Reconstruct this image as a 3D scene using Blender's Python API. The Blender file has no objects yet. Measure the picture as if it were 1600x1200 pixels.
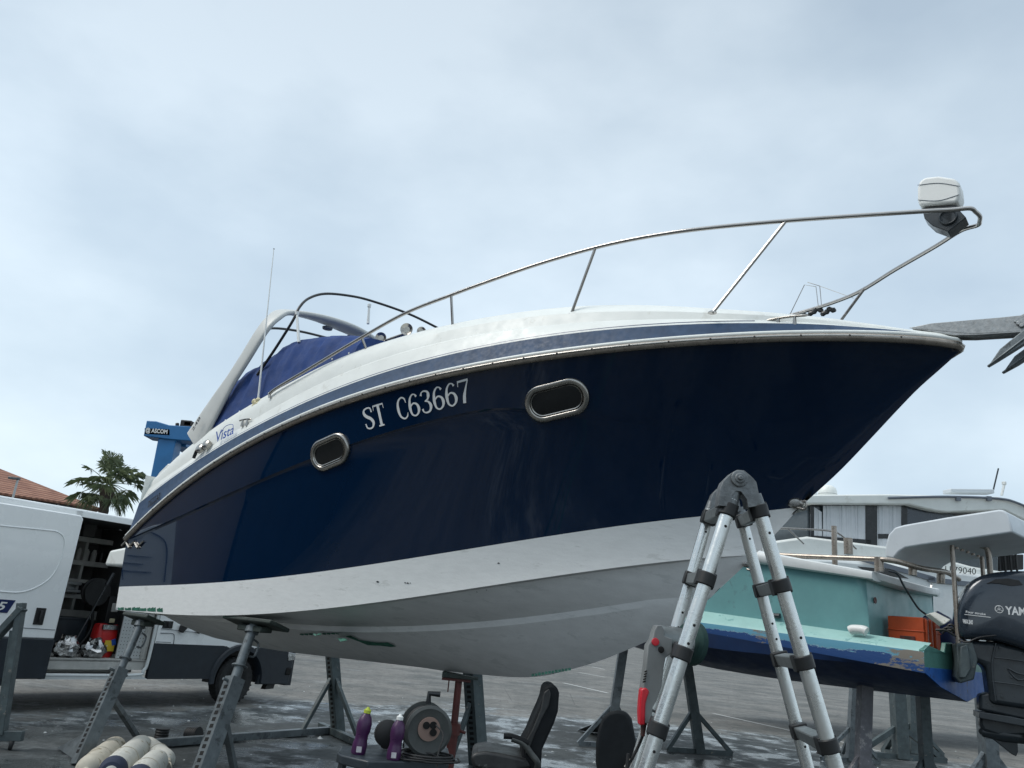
import bpy, bmesh, math, random
import numpy as np
from mathutils import Vector, Matrix
random.seed(7)
SC = bpy.context.scene
COL = SC.collection
V = np.array

# ------------------------------------------------------------------ camera
CF, CYC, CROLL, CH = 1250.0, 977.0, .095, 1.54      # focal length in photo pixels, horizon row, roll, eye height
_p = math.atan((CYC-600)/CF); _r = math.atan(CROLL)
_F = V([0, math.cos(_p), math.sin(_p)]); _R0 = V([1., 0, 0]); _U0 = V([0, -math.sin(_p), math.cos(_p)])
_R = math.cos(_r)*_R0+math.sin(_r)*_U0; _U = -math.sin(_r)*_R0+math.cos(_r)*_U0
EYE = V([0, 0, CH])
def ray(x, y): return _F+_R*(x-800)/CF-_U*(y-600)/CF
def G(x, y, z=0.):
    d = ray(x, y); return EYE+d*(z-CH)/d[2]
def D(x, y, Y):
    d = ray(x, y); return EYE+d*Y/d[1]
def PL(x, y, P0, n):
    d = ray(x, y); return EYE+d*np.dot(V(P0)-EYE, n)/np.dot(d, n)
def raysolve(x, y, f, k0=2., k1=15., n=120):
    d = ray(x, y); a = k0; fa = f(EYE+d*a)
    for i in range(1, n+1):
        b = k0+(k1-k0)*i/n; fb = f(EYE+d*b)
        if (fa > 0) != (fb > 0):
            for _ in range(40):
                m = (a+b)/2; fm = f(EYE+d*m)
                if (fm > 0) == (fa > 0): a = m
                else: b = m
            return EYE+d*(a+b)/2
        a, fa = b, fb
    return None

cam = bpy.data.cameras.new('camera'); co = bpy.data.objects.new('camera', cam); COL.objects.link(co)
co.matrix_world = Matrix(((_R[0], _U[0], -_F[0], 0), (_R[1], _U[1], -_F[1], 0), (_R[2], _U[2], -_F[2], CH), (0, 0, 0, 1)))
cam.sensor_width = 36; cam.lens = 36*CF/1600; cam.clip_start = .05; cam.clip_end = 3000
SC.camera = co

# ------------------------------------------------------------------ materials
def nodes_of(name):
    m = bpy.data.materials.new(name); m.use_nodes = True
    nt = m.node_tree; b = nt.nodes['Principled BSDF']; return m, nt, b
def noise(nt, scale, detail=4, rough=.6, vec=None, stretch=None):
    t = nt.nodes.new('ShaderNodeTexNoise'); t.inputs['Scale'].default_value = scale
    t.inputs['Detail'].default_value = detail; t.inputs['Roughness'].default_value = rough
    if vec is None:
        tc = nt.nodes.new('ShaderNodeTexCoord'); vec = tc.outputs['Object']
    if stretch:
        mp = nt.nodes.new('ShaderNodeMapping'); mp.inputs['Scale'].default_value = stretch
        nt.links.new(vec, mp.inputs['Vector']); vec = mp.outputs['Vector']
    nt.links.new(vec, t.inputs['Vector']); return t.outputs['Fac']
def ramp(nt, fac, stops):
    r = nt.nodes.new('ShaderNodeValToRGB'); e = r.color_ramp.elements
    while len(e) < len(stops): e.new(.5)
    for el, (p, c) in zip(e, stops):
        el.position = p; el.color = (*c, 1) if len(c) == 3 else c
    nt.links.new(fac, r.inputs['Fac']); return r.outputs['Color']
def mix(nt, fac, a, b, typ='MIX'):
    m = nt.nodes.new('ShaderNodeMix'); m.data_type = 'RGBA'; m.blend_type = typ
    for k, v in ((0, fac), (6, a), (7, b)):
        if isinstance(v, (int, float)): m.inputs[k].default_value = v
        elif isinstance(v, tuple): m.inputs[k].default_value = (*v, 1) if len(v) == 3 else v
        else: nt.links.new(v, m.inputs[k])
    return m.outputs[2]
def bumpn(nt, b, h, strength, dist=.01):
    n = nt.nodes.new('ShaderNodeBump'); n.inputs['Strength'].default_value = strength; n.inputs['Distance'].default_value = dist
    nt.links.new(h, n.inputs['Height']); nt.links.new(n.outputs['Normal'], b.inputs['Normal'])
def mat(name, col, rough=.5, metal=0., var=.15, scale=5., bump=0., bscale=60., coat=0., stain=None, stain_at=.62, sscale=3., spec=.5, stretch=None):
    m, nt, b = nodes_of(name)
    f = noise(nt, scale, 5, .65, stretch=stretch)
    c = ramp(nt, f, [(.3, tuple(x*(1-var) for x in col)), (.7, tuple(min(1, x*(1+var)) for x in col))])
    if stain:
        s = noise(nt, sscale, 8, .7, stretch=stretch)
        k = ramp(nt, s, [(stain_at, (0, 0, 0)), (stain_at+.04, (1, 1, 1))])
        c = mix(nt, k, c, stain)
    nt.links.new(c, b.inputs['Base Color'])
    r = ramp(nt, noise(nt, scale*2.3, 4), [(.3, (max(0, rough-.08),)*3), (.7, (min(1, rough+.1),)*3)])
    nt.links.new(r, b.inputs['Roughness'])
    b.inputs['Metallic'].default_value = metal; b.inputs['Coat Weight'].default_value = coat; b.inputs['Coat Roughness'].default_value = .04
    b.inputs['Specular IOR Level'].default_value = spec
    if bump: bumpn(nt, b, noise(nt, bscale, 5), bump)
    return m
M = {}
M['navy'] = mat('navy_gelcoat', (.0006, .0105, .034), .03, var=.06, scale=2, coat=1., spec=.12)
M['navy'].node_tree.nodes['Principled BSDF'].inputs['Coat IOR'].default_value = 1.36; M['navy'].node_tree.nodes['Principled BSDF'].inputs['Coat Roughness'].default_value = .012
M['gel'] = mat('white_gelcoat', (.70, .72, .69), .42, var=.05, scale=5, stain=(.62, .63, .59), stain_at=.6, sscale=4)
M['boot'] = mat('white_antifouling', (.74, .75, .74), .6, var=.05, scale=14, stain=(.63, .64, .625), stain_at=.60, sscale=5, bump=.1, bscale=60, stretch=(.5, 1, 2.8))
M['bottom'] = mat('chalky_antifouling', (.66, .665, .66), .7, var=.07, scale=9, stain=(.58, .59, .585), stain_at=.58, sscale=6, bump=.15, bscale=50, stretch=(.6, 1, 2))
M['stripe'] = mat('blue_stripe', (.030, .060, .115), .5, var=.22, scale=12, spec=.2)
M['cheat'] = mat('pin_stripe', (.012, .03, .1), .3)
M['steel'] = mat('stainless', (.42, .40, .38), .2, metal=1, var=.08, scale=12)
M['chrome'] = mat('chrome', (.36, .345, .32), .25, metal=1, var=.06, scale=20)
M['brownsteel'] = mat('weathered_rail', (.32, .28, .24), .3, metal=.6, var=.2, scale=14)
M['darkglass'] = mat('tinted_glass', (.006, .007, .008), .06, var=.1)
M['black'] = mat('black_rubber', (.012, .012, .013), .5, var=.25, scale=8)
M['blackgloss'] = mat('black_plastic', (.010, .012, .014), .3, var=.2)
M['archgel'] = mat('arch_gelcoat', (.52, .53, .51), .4, var=.06, scale=3)
M['archdark'] = mat('arch_underside', (.14, .155, .175), .4, var=.06, scale=3)
M['letter'] = mat('silver_vinyl', (.66, .67, .67), .4, var=.04)
M['white'] = mat('white_plastic', (.70, .71, .69), .4, var=.05)
M['cream'] = mat('cream_plastic', (.62, .56, .36), .5, var=.08)
M['green'] = mat('green_primer', (.025, .13, .085), .6, var=.5, scale=22, bump=.3)
M['galv'] = mat('galvanised_steel', (.13, .15, .16), .45, metal=.35, var=.3, scale=9, stain=(.07, .08, .085), stain_at=.56, sscale=7, bump=.15, bscale=80)
M['galv2'] = mat('worn_green_steel', (.065, .085, .09), .5, metal=.2, var=.35, scale=8, stain=(.2, .19, .17), stain_at=.62, sscale=9, bump=.2, bscale=70)
M['galvlight'] = mat('bright_galvanised', (.30, .31, .31), .38, metal=.7, var=.2, scale=30, bump=.1)
M['paintedpost'] = mat('chipped_mauve_post', (.17, .17, .19), .5, metal=.1, var=.3, scale=8, stain=(.36, .35, .35), stain_at=.57, sscale=8, bump=.15)
M['hole'] = mat('hole_dark', (.006, .006, .006), .9, var=.1)
M['timber'] = mat('wet_timber', (.03, .04, .035), .7, var=.4, scale=10, bump=.4, stain=(.05, .11, .08), stain_at=.6)
M['redsteel'] = mat('rusty_red_steel', (.10, .022, .018), .55, var=.35, scale=9, stain=(.05, .025, .02), stain_at=.56, sscale=8, bump=.25)
M['alu'] = mat('brushed_aluminium', (.64, .66, .65), .27, metal=.9, var=.05, scale=8, bump=.05, bscale=120, stain=(.58, .59, .59), stain_at=.66, sscale=9, stretch=(1, 1, .25))
M['castalu'] = mat('cast_hinge', (.15, .16, .165), .45, metal=.6, var=.3, scale=30, bump=.25)
M['aludark'] = mat('rung_aluminium', (.22, .24, .24), .4, metal=.7, var=.15, scale=20)
M['band'] = mat('black_nylon', (.008, .009, .010), .5, var=.2)
M['van'] = mat('van_white_paint', (.80, .82, .82), .25, var=.03, scale=1.5, coat=.5)
M['vanlow'] = mat('van_grey_cladding', (.012, .018, .026), .42, var=.2, scale=5)
M['vanin'] = mat('van_interior_panel', (.40, .40, .38), .6, var=.2, scale=4)
M['vandark'] = mat('van_interior_dark', (.10, .10, .10), .8, var=.3)
M['tyre'] = mat('tyre_rubber', (.018, .019, .02), .8, var=.25, scale=9, bump=.3)
M['rim'] = mat('steel_rim', (.07, .075, .08), .5, metal=.4, var=.2)
M['navyink'] = mat('navy_vinyl', (.008, .02, .09), .4, var=.1)
M['inkgrey'] = mat('grey_vinyl', (.12, .14, .17), .4, var=.1)
M['perf'] = mat('perforated_panel', (.44, .46, .46), .5, var=.06)
M['red'] = mat('red_plastic', (.42, .012, .012), .4, var=.15)
M['yellow'] = mat('yellow_print', (.6, .42, .03), .5)
M['bluep'] = mat('blue_print', (.02, .08, .35), .5)
M['foil'] = mat('silver_foil', (.40, .40, .40), .2, metal=1, var=.5, scale=9, bump=.8, bscale=14)
M['liftblue'] = mat('gantry_blue', (.016, .14, .34), .45, var=.12, scale=1.2)
M['canvas'] = mat('navy_canvas', (.007, .034, .14), .85, var=.25, scale=4, bump=.8, bscale=7)
M['teal'] = mat('teal_gelcoat', (.15, .33, .34), .4, var=.09, scale=2.5, stain=(.13, .26, .27), stain_at=.6, sscale=2)
M['tealpale'] = mat('pale_teal', (.30, .50, .47), .4, var=.1, scale=3, stain=(.17, .34, .33), stain_at=.6, sscale=5)
M['tealdull'] = mat('dull_teal', (.07, .20, .17), .5, var=.12, scale=3)
M['navybottom'] = mat('navy_antifouling', (.006, .025, .085), .5, var=.25, scale=3)
M['bluebottom'] = mat('blue_antifouling', (.014, .09, .32), .55, var=.2, scale=4, stain=(.02, .04, .09), stain_at=.62, sscale=6)
M['whiteworn'] = mat('worn_white_gelcoat', (.60, .63, .63), .45, var=.07, scale=5, stain=(.38, .38, .36), stain_at=.66, sscale=8)
M['topwhite'] = mat('hardtop_white', (.50, .54, .57), .5, var=.05, scale=4, stain=(.36, .37, .37), stain_at=.66, sscale=10)
M['outb'] = mat('outboard_grey_blue', (.022, .032, .046), .22, metal=.2, var=.06, coat=.5)
M['outb2'] = mat('outboard_leg', (.020, .027, .033), .33, var=.25, scale=6)
M['orange'] = mat('orange_case', (.50, .075, .018), .5, var=.14, scale=6)
M['curtain'] = mat('white_curtain', (.60, .62, .64), .85, var=.05)
M['yglass'] = mat('yacht_glass', (.05, .065, .075), .15, var=.1)
M['ropeblue'] = mat('blue_rope', (.08, .26, .45), .8, var=.6, scale=30)
M['tile'] = None
M['stucco'] = mat('beige_stucco', (.36, .29, .24), .85, var=.08, scale=1)
M['shutter'] = mat('shutter', (.10, .11, .12), .6)
M['trunk'] = mat('palm_trunk', (.09, .07, .055), .9, var=.4, scale=4, bump=.6, bscale=12)
M['fender'] = mat('fender_canvas', (.50, .50, .46), .8, var=.12, scale=8, stain=(.30, .27, .2), stain_at=.58, sscale=8, bump=.2)
M['fendercream'] = mat('fender_old_canvas', (.44, .41, .34), .8, var=.15, scale=8, stain=(.22, .19, .13), stain_at=.56, sscale=8, bump=.25)
M['fendernavy'] = mat('fender_end', (.02, .028, .055), .8, var=.2)
M['purple'] = mat('purple_bottle', (.05, .012, .06), .35, var=.12)
M['lime'] = mat('lime_cap', (.42, .5, .05), .5)
M['label'] = mat('pale_label', (.5, .48, .5), .5, var=.2, scale=60)
M['reelgrey'] = mat('reel_grey', (.055, .06, .058), .5, var=.25, scale=10)
M['reelsock'] = mat('reel_socket', (.24, .16, .13), .6, var=.1)
M['table'] = mat('dark_plastic_table', (.022, .03, .038), .4, var=.3, scale=7)
M['chairfab'] = mat('worn_black_leatherette', (.022, .024, .025), .5, var=.5, scale=6, stain=(.10, .11, .105), stain_at=.6, sscale=7, bump=.2, bscale=40)
M['chairmesh'] = mat('chair_shell', (.006, .008, .010), .75, var=.3, bump=.1, bscale=120, spec=.3)
M['toolgrey'] = mat('tool_grey_plastic', (.17, .18, .18), .45, var=.14, scale=12, stain=(.30, .31, .3), stain_at=.66, sscale=14)
M['toolred'] = mat('tool_red_plastic', (.50, .012, .025), .35, var=.08)
M['pad'] = mat('dark_foam_pad', (.015, .05, .045), .8, var=.3)
M['shedmetal'] = mat('dark_sheet_metal', (.035, .045, .06), .5, var=.2, scale=1)

def tile_mat():
    m, nt, b = nodes_of('terracotta_tiles')
    tc = nt.nodes.new('ShaderNodeTexCoord')
    w = nt.nodes.new('ShaderNodeTexWave'); w.inputs['Scale'].default_value = 1.6; w.inputs['Distortion'].default_value = .6; w.inputs['Detail'].default_value = 2
    nt.links.new(tc.outputs['Object'], w.inputs['Vector'])
    c = ramp(nt, noise(nt, 1.2, 8, .7), [(.3, (.17, .07, .045)), (.55, (.29, .14, .09)), (.75, (.38, .22, .15))])
    c2 = mix(nt, ramp(nt, w.outputs['Fac'], [(.2, (.5, .5, .5)), (.6, (1, 1, 1))]), (.1, .04, .025), c)
    nt.links.new(c2, b.inputs['Base Color']); b.inputs['Roughness'].default_value = .85
    bumpn(nt, b, w.outputs['Fac'], .6, .08); return m
M['tile'] = tile_mat()
def frond_mat():
    m, nt, b = nodes_of('palm_leaf')
    c = ramp(nt, noise(nt, 1.6, 4), [(.3, (.09, .12, .06)), (.6, (.17, .21, .10)), (.8, (.34, .35, .20))])
    nt.links.new(c, b.inputs['Base Color']); b.inputs['Roughness'].default_value = .6; return m
M['frond'] = frond_mat()

# peeling blue/bare/teal side of the workboat
def peel_mat():
    m, nt, b = nodes_of('peeling_blue_paint')
    tc = nt.nodes.new('ShaderNodeTexCoord')
    at = nt.nodes.new('ShaderNodeAttribute'); at.attribute_name = 'h'
    a = noise(nt, 3.2, 12, .78, stretch=(.6, .6, 2.2)); big = noise(nt, .9, 3, .5); a2 = noise(nt, 14, 10, .8)
    def madd(x, k, y):
        n = nt.nodes.new('ShaderNodeMath'); n.operation = 'MULTIPLY_ADD'; nt.links.new(x, n.inputs[0]); n.inputs[1].default_value = k
        if isinstance(y, float): n.inputs[2].default_value = y
        else: nt.links.new(y, n.inputs[2])
        return n.outputs[0]
    f = madd(a, 1.1, madd(at.outputs['Fac'], .62, -.41)); f2 = madd(big, 1.0, madd(a, .9, -.35))
    c = mix(nt, ramp(nt, f, [(.44, (0, 0, 0)), (.45, (1, 1, 1))]), (.010, .055, .19), (.10, .30, .42))
    c = mix(nt, ramp(nt, f, [(.445, (0, 0, 0)), (.455, (1, 1, 1)), (.462, (0, 0, 0))]), c, (.45, .48, .46))
    c = mix(nt, ramp(nt, f2, [(.69, (0, 0, 0)), (.70, (1, 1, 1))]), c, (.19, .175, .15))
    c = mix(nt, ramp(nt, a2, [(.64, (0, 0, 0)), (.66, (1, 1, 1))]), c, (.30, .33, .32))
    nt.links.new(c, b.inputs['Base Color']); b.inputs['Roughness'].default_value = .6
    bumpn(nt, b, a, .5, .01); return m
M['peel'] = peel_mat()

# ------------------------------------------------------------------ mesh builder
def nrm(v):
    v = V(v, float) if not isinstance(v, np.ndarray) else v.astype(float)
    return v/max(1e-9, np.linalg.norm(v))
def smoothpath(P, n=8, closed=False):
    P = [V(p, dtype=float) for p in P]; out = []; N = len(P)
    rng = range(N if closed else N-1)
    for i in rng:
        p0 = P[(i-1) % N] if (closed or i > 0) else 2*P[0]-P[1]
        p1 = P[i]; p2 = P[(i+1) % N]
        p3 = P[(i+2) % N] if (closed or i+2 < N) else 2*P[-1]-P[-2]
        for k in range(n):
            t = k/n
            out.append(.5*((2*p1)+(-p0+p2)*t+(2*p0-5*p1+4*p2-p3)*t*t+(-p0+3*p1-3*p2+p3)*t**3))
    if not closed: out.append(P[-1])
    return out
class MB:
    def __init__(s): s.v = []; s.f = []; s.m = []
    def add(s, vs, fs, m=0):
        o = len(s.v); s.v += [tuple(map(float, p)) for p in vs]
        for f in fs: s.f.append([i+o for i in f]); s.m.append(m)
        return s
    def box(s, c, size, ax=None, m=0):
        c = V(c, dtype=float); ax = ax or (V([1., 0, 0]), V([0, 1., 0]), V([0, 0, 1.]))
        h = [ax[i]*size[i]/2 for i in range(3)]
        vs = [c+h[0]*x+h[1]*y+h[2]*z for z in (-1, 1) for y in (-1, 1) for x in (-1, 1)]
        return s.add(vs, [(0, 2, 3, 1), (4, 5, 7, 6), (0, 1, 5, 4), (2, 6, 7, 3), (0, 4, 6, 2), (1, 3, 7, 5)], m)
    def beam(s, p, q, w, h=None, up=(0, 0, 1), m=0, ext=0):
        p = V(p, dtype=float); q = V(q, dtype=float); d = nrm(q-p); p = p-d*ext; q = q+d*ext
        x = np.cross(d, V(up, dtype=float))
        if np.linalg.norm(x) < 1e-3: x = np.cross(d, V([0, 1., 0]))
        x = nrm(x); y = np.cross(x, d)
        return s.box((p+q)/2, (w, np.linalg.norm(q-p), h or w), (x, d, y), m)
    def tube(s, P, r, n=10, closed=False, m=0, cap=True):
        P = [V(p, dtype=float) for p in P]; N = len(P); rr = r if hasattr(r, '__len__') else [r]*N
        rings = []; x = None
        for i in range(N):
            a = P[(i-1) % N] if (closed or i > 0) else P[i]; b = P[(i+1) % N] if (closed or i < N-1) else P[i]
            d = nrm(b-a)
            if x is None:
                u = V([0, 0, 1.]) if abs(d[2]) < .9 else V([1., 0, 0]); x = nrm(np.cross(d, u))
            else: x = nrm(x-d*np.dot(x, d))
            y = np.cross(d, x)
            rings.append([P[i]+(x*math.cos(2*math.pi*k/n)+y*math.sin(2*math.pi*k/n))*rr[i] for k in range(n)])
        vs = [p for R in rings for p in R]; fs = []
        for i in range(N if closed else N-1):
            j = (i+1) % N
            for k in range(n): fs.append((i*n+k, i*n+(k+1) % n, j*n+(k+1) % n, j*n+k))
        if cap and not closed: fs.append(tuple(range(n))); fs.append(tuple((N-1)*n+k for k in range(n-1, -1, -1)))
        return s.add(vs, fs, m)
    def lathe(s, prof, o, ax=(0, 0, 1), n=24, m=0, cap=True, sq=1.):
        o = V(o, dtype=float); d = nrm(V(ax, dtype=float)); u = V([0, 0, 1.]) if abs(d[2]) < .9 else V([1., 0, 0])
        x = nrm(np.cross(d, u)); y = np.cross(d, x)
        vs = []; fs = []; N = len(prof)
        for (r, z) in prof:
            for k in range(n): vs.append(o+d*z+(x*math.cos(2*math.pi*k/n)*sq+y*math.sin(2*math.pi*k/n))*r)
        for i in range(N-1):
            for k in range(n): fs.append((i*n+k, i*n+(k+1) % n, (i+1)*n+(k+1) % n, (i+1)*n+k))
        if cap: fs.append(tuple(range(n))); fs.append(tuple((N-1)*n+k for k in range(n-1, -1, -1)))
        return s.add(vs, fs, m)
    def prism(s, P, off, m=0):
        P = [V(p, dtype=float) for p in P]; off = V(off, dtype=float); N = len(P)
        vs = P+[p+off for p in P]
        return s.add(vs, [tuple(range(N)), tuple(range(2*N-1, N-1, -1))]+[(i, (i+1) % N, N+(i+1) % N, N+i) for i in range(N)], m)
    def grid(s, rows, m=0, closed=False):
        n = len(rows[0]); vs = [p for r in rows for p in r]; fs = []
        for i in range(len(rows)-1):
            for k in range(n-1 if not closed else n):
                k2 = (k+1) % n; fs.append((i*n+k, i*n+k2, (i+1)*n+k2, (i+1)*n+k))
        return s.add(vs, fs, m)
    def build(s, name, mats, parent=None, loc=None, bev=0, angle=35, sub=0, seg=2, dbl=1e-4):
        if not isinstance(mats, (list, tuple)): mats = [mats]
        if parent is not None: o = WL[parent.name]
        elif loc is not None: o = V(loc, dtype=float)
        else:
            a = V(s.v); o = V([a[:, 0].mean(), a[:, 1].mean(), a[:, 2].min()])
        me = bpy.data.meshes.new(name)
        me.from_pydata([tuple(V(p)-o) for p in s.v], [], s.f)
        for mm in mats: me.materials.append(M[mm] if isinstance(mm, str) else mm)
        me.polygons.foreach_set('material_index', s.m)
        me.polygons.foreach_set('use_smooth', [True]*len(me.polygons))
        bm = bmesh.new(); bm.from_mesh(me)
        if dbl: bmesh.ops.remove_doubles(bm, verts=bm.verts, dist=dbl); bmesh.ops.dissolve_degenerate(bm, edges=bm.edges, dist=1e-6)
        bmesh.ops.recalc_face_normals(bm, faces=bm.faces); bm.to_mesh(me); bm.free()
        me.set_sharp_from_angle(angle=math.radians(angle))
        ob = bpy.data.objects.new(name, me); COL.objects.link(ob)
        if parent is not None: ob.parent = parent; WL[ob.name] = o
        else: ob.location = o; WL[ob.name] = o
        if bev:
            b = ob.modifiers.new('bevel', 'BEVEL'); b.width = bev; b.segments = seg; b.limit_method = 'ANGLE'; b.angle_limit = math.radians(30)
        if sub:
            b = ob.modifiers.new('sub', 'SUBSURF'); b.levels = sub; b.render_levels = sub
        return ob
WL = {}
def thing(name, loc, label, cat, group=None):
    o = bpy.data.objects.new(name, None); COL.objects.link(o); o.location = tuple(map(float, loc)); o.empty_display_size = .2
    WL[o.name] = V(loc, dtype=float); return tag(o, label, cat, group)
def tag(o, label=None, cat=None, group=None, kind=None):
    if label: o['label'] = label
    if cat: o['category'] = cat
    if group: o['group'] = group
    if kind: o['kind'] = kind
    return o
def dup(root, loc, rz=0., label=None, group=None):
    r = root.copy(); COL.objects.link(r); r.location = tuple(map(float, loc)); r.rotation_euler = (0, 0, rz)
    if label: r['label'] = label
    if group: r['group'] = group
    for ch in list(root.children):
        c = ch.copy(); COL.objects.link(c); c.parent = r
        for g in ch.children:
            e = g.copy(); COL.objects.link(e); e.parent = c
    return r
def textmesh(txt, bold=0.):
    cu = bpy.data.curves.new('t', 'FONT'); cu.body = txt; cu.size = 1; cu.offset = bold; cu.resolution_u = 3
    ob = bpy.data.objects.new('t', cu); COL.objects.link(ob)
    dg = bpy.context.evaluated_depsgraph_get(); dg.update(); me = bpy.data.meshes.new_from_object(ob.evaluated_get(dg))
    vs = V([tuple(v.co)[:2] for v in me.vertices]); fs = [tuple(p.vertices) for p in me.polygons]
    bpy.data.objects.remove(ob); bpy.data.curves.remove(cu); bpy.data.meshes.remove(me)
    lo = vs.min(0); hi = vs.max(0); return (vs-lo)/(hi-lo), fs
def put_text(mb, txt, tl, tr, bl, br, off, m=0, bold=0.):
    vs, fs = textmesh(txt, bold); tl, tr, bl, br = map(lambda a: V(a, dtype=float), (tl, tr, bl, br)); off = V(off, dtype=float)
    mb.add([(bl*(1-a)+br*a)*(1-b)+(tl*(1-a)+tr*a)*b+off for a, b in vs], fs, m)
def ribbon(P, W, n=6):
    """stroke in glyph space: centre points and widths -> quads"""
    Q = smoothpath([(*p, w) for p, w in zip(P, W)], n) if len(P) > 2 else [V([*p, w], dtype=float) for p, w in zip(P, W)]
    L = []; Rr = []
    for i, q in enumerate(Q):
        a = Q[max(0, i-1)]; b = Q[min(len(Q)-1, i+1)]; d = nrm((b-a)[:2]); nn = V([-d[1], d[0]])
        L.append(q[:2]+nn*q[2]/2); Rr.append(q[:2]-nn*q[2]/2)
    vs = L+Rr; k = len(Q); return vs, [(i, i+1, k+i+1, k+i) for i in range(k-1)]
k_, t_ = .145, .07
GL = {
 'S': [([(.53, .74), (.49, .93), (.30, .975), (.11, .90), (.09, .73), (.22, .58), (.40, .46), (.52, .27), (.44, .08), (.27, .025), (.10, .09), (.05, .28)], [t_, t_, t_, .09, k_, k_, k_, k_, .09, t_, t_, t_])],
 'T': [([(.30, .97), (.30, .02)], [k_, k_]), ([(.0, .97), (.60, .97)], [t_, t_]), ([(.02, .99), (.0, .76)], [.05, .02]), ([(.58, .99), (.60, .76)], [.05, .02]), ([(.14, .02), (.46, .02)], [t_, t_])],
 'C': [([(.55, .70), (.50, .90), (.33, .975), (.14, .82), (.08, .5), (.14, .18), (.33, .025), (.50, .09), (.57, .25)], [.03, .07, t_, .1, .14, .1, t_, t_, .03])],
 '6': [([(.50, .84), (.42, .95), (.28, .96), (.13, .78), (.075, .45), (.12, .14), (.29, .025), (.47, .12), (.53, .31), (.46, .50), (.30, .58), (.15, .50), (.09, .36)], [.11, .06, t_, .1, k_, .09, t_, .1, k_, .1, t_, t_, .03])],
 '3': [([(.08, .80), (.14, .93), (.28, .975), (.45, .90), (.47, .74), (.40, .59), (.24, .53)], [.11, .06, t_, .1, k_, .08, .04]), ([(.24, .53), (.42, .47), (.52, .28), (.44, .08), (.26, .025), (.11, .08), (.06, .22)], [.04, .08, k_, .1, t_, .06, .11])],
 '7': [([(.04, .95), (.55, .95)], [.09, .09]), ([(.05, .99), (.03, .74)], [.05, .03]), ([(.54, .95), (.40, .62), (.29, .30), (.25, .0)], [.05, .08, k_, k_])],
 ' ': []}
def stroke_text(mb, txt, f, adv=.66, m=0):
    W = adv*len(txt)-.08
    for i, ch in enumerate(txt):
        for P, Wd in GL[ch]:
            vs, fs = ribbon(P, Wd)
            mb.add([f((x+i*adv)/W, y) for x, y in vs], fs, m)
# ================================================================== MOTOR CRUISER
BS = V([-3.076, 9.598, 0]); BTH = -.702
BU = V([math.cos(BTH), math.sin(BTH), 0]); BV = V([BU[1], -BU[0], 0]); BZ = V([0, 0, 1.])
def st(P): d = V(P)-BS; return d@BU, d@BV, d[2]
def WB(s, t, z): return BS+BU*s+BV*t+BZ*z
LB = 7.65
def taper(s, s0, s1, p, q):
    x = min(1., max(0., (s-s0)/(s1-s0))); return max(0., 1-x**p)**q
def bR(s): return (1.25+.05*math.sin(min(1, max(0, s/4.2))*math.pi/2))*taper(s, 2.6, LB, 2.4, .72)
def on(px, tf, k1=15):                                     # pixels -> (s, z) on the vertical surface t = tf(s)
    out = []
    for x, y in px:
        P = raysolve(x, y, lambda Q: (lambda a: a[1]-tf(a[0]))(st(Q)), 2.5, k1)
        if P is not None: a = st(P); out.append((a[0], a[2]))
    return out
def fit(pts, deg, w=None):
    a = V(pts); c = np.polyfit(a[:, 0], a[:, 1], deg); lo, hi = a[:, 0].min(), a[:, 0].max()
    d = np.polyder(c)
    def f(s):
        q = min(hi, max(lo, s)); return float(np.polyval(c, q)+np.polyval(d, q)*(s-q))
    print('fit', deg, 'range %.2f %.2f' % (lo, hi), 'maxres %.3f' % np.abs(np.polyval(c, a[:, 0])-a[:, 1]).max()); return f
railpx = [(197, 844), (210, 830), (235, 805), (260, 782.5), (297, 755), (335, 730), (397, 692), (440, 668), (472, 652), (540, 630), (615, 608), (690, 590), (765, 573), (800, 566), (900, 552), (1000, 541), (1100, 533), (1200, 530), (1260, 529), (1360, 530), (1435, 532)]
zR = fit(on(railpx, bR)+[(LB, st(PL(1503, 541, WB(0, 0, 0), BV))[2])]*2, 5)
keelpx = [(336, 997), (425, 1015), (512, 1026), (650, 1042), (700, 1049), (800, 1058), (850, 1056), (892, 1046), (930, 1035), (967, 1021), (1030, 993), (1060, 973), (1095, 945), (1130, 914), (1165, 882), (1192, 855), (1225, 820), (1252, 791), (1310, 738), (1360, 686), (1402, 641), (1435, 607), (1470, 576), (1500, 549)]
KP = [(lambda a: (a[0], a[2]))(st(PL(x, y, WB(0, 0, 0), BV))) for x, y in keelpx]
print('keel', [(round(a, 2), round(b, 2)) for a, b in KP])
KS = smoothpath([(a, b, 0) for a, b in KP], 6)
def zK(s):
    for a, b in zip(KS[:-1], KS[1:]):
        if a[0] <= s <= b[0]: return float(a[1]+(b[1]-a[1])*(s-a[0])/max(1e-6, b[0]-a[0]))
    return float(KS[0][1]) if s < KS[0][0] else zR(LB)-.02
s1C = st(PL(1176, 866, WB(0, 0, 0), BV))[0]; s1S = st(PL(1112, 935, WB(0, 0, 0), BV))[0]; s1B = st(PL(1250, 791, WB(0, 0, 0), BV))[0]
print('s1C,S,B', s1C, s1S, s1B)
def bC(s): return (1.20 if s < 1 else 1.2)*taper(s, 1.2, s1C, 2.0, .85)
def bSk(s): return .66*taper(s, .8, s1S, 2.2, .8)
zC = fit(on([(179, 953), (260, 959), (347, 962), (400, 960), (460, 957), (525, 947), (650, 931), (800, 912), (930, 892), (1010, 881), (1072, 874), (1117, 869), (1150, 866)], bC)+[(s1C, zK(s1C))], 4)
zS = fit(on([(400, 977), (460, 984), (525, 987), (600, 989), (650, 986), (800, 975), (930, 961), (1055, 944)], bSk)+[(s1S, zK(s1S)), (0, zK(0)+.20)], 4)
def lo(s): return (bC(s), zC(s)) if s < s1C else (0., zK(s))
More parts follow.
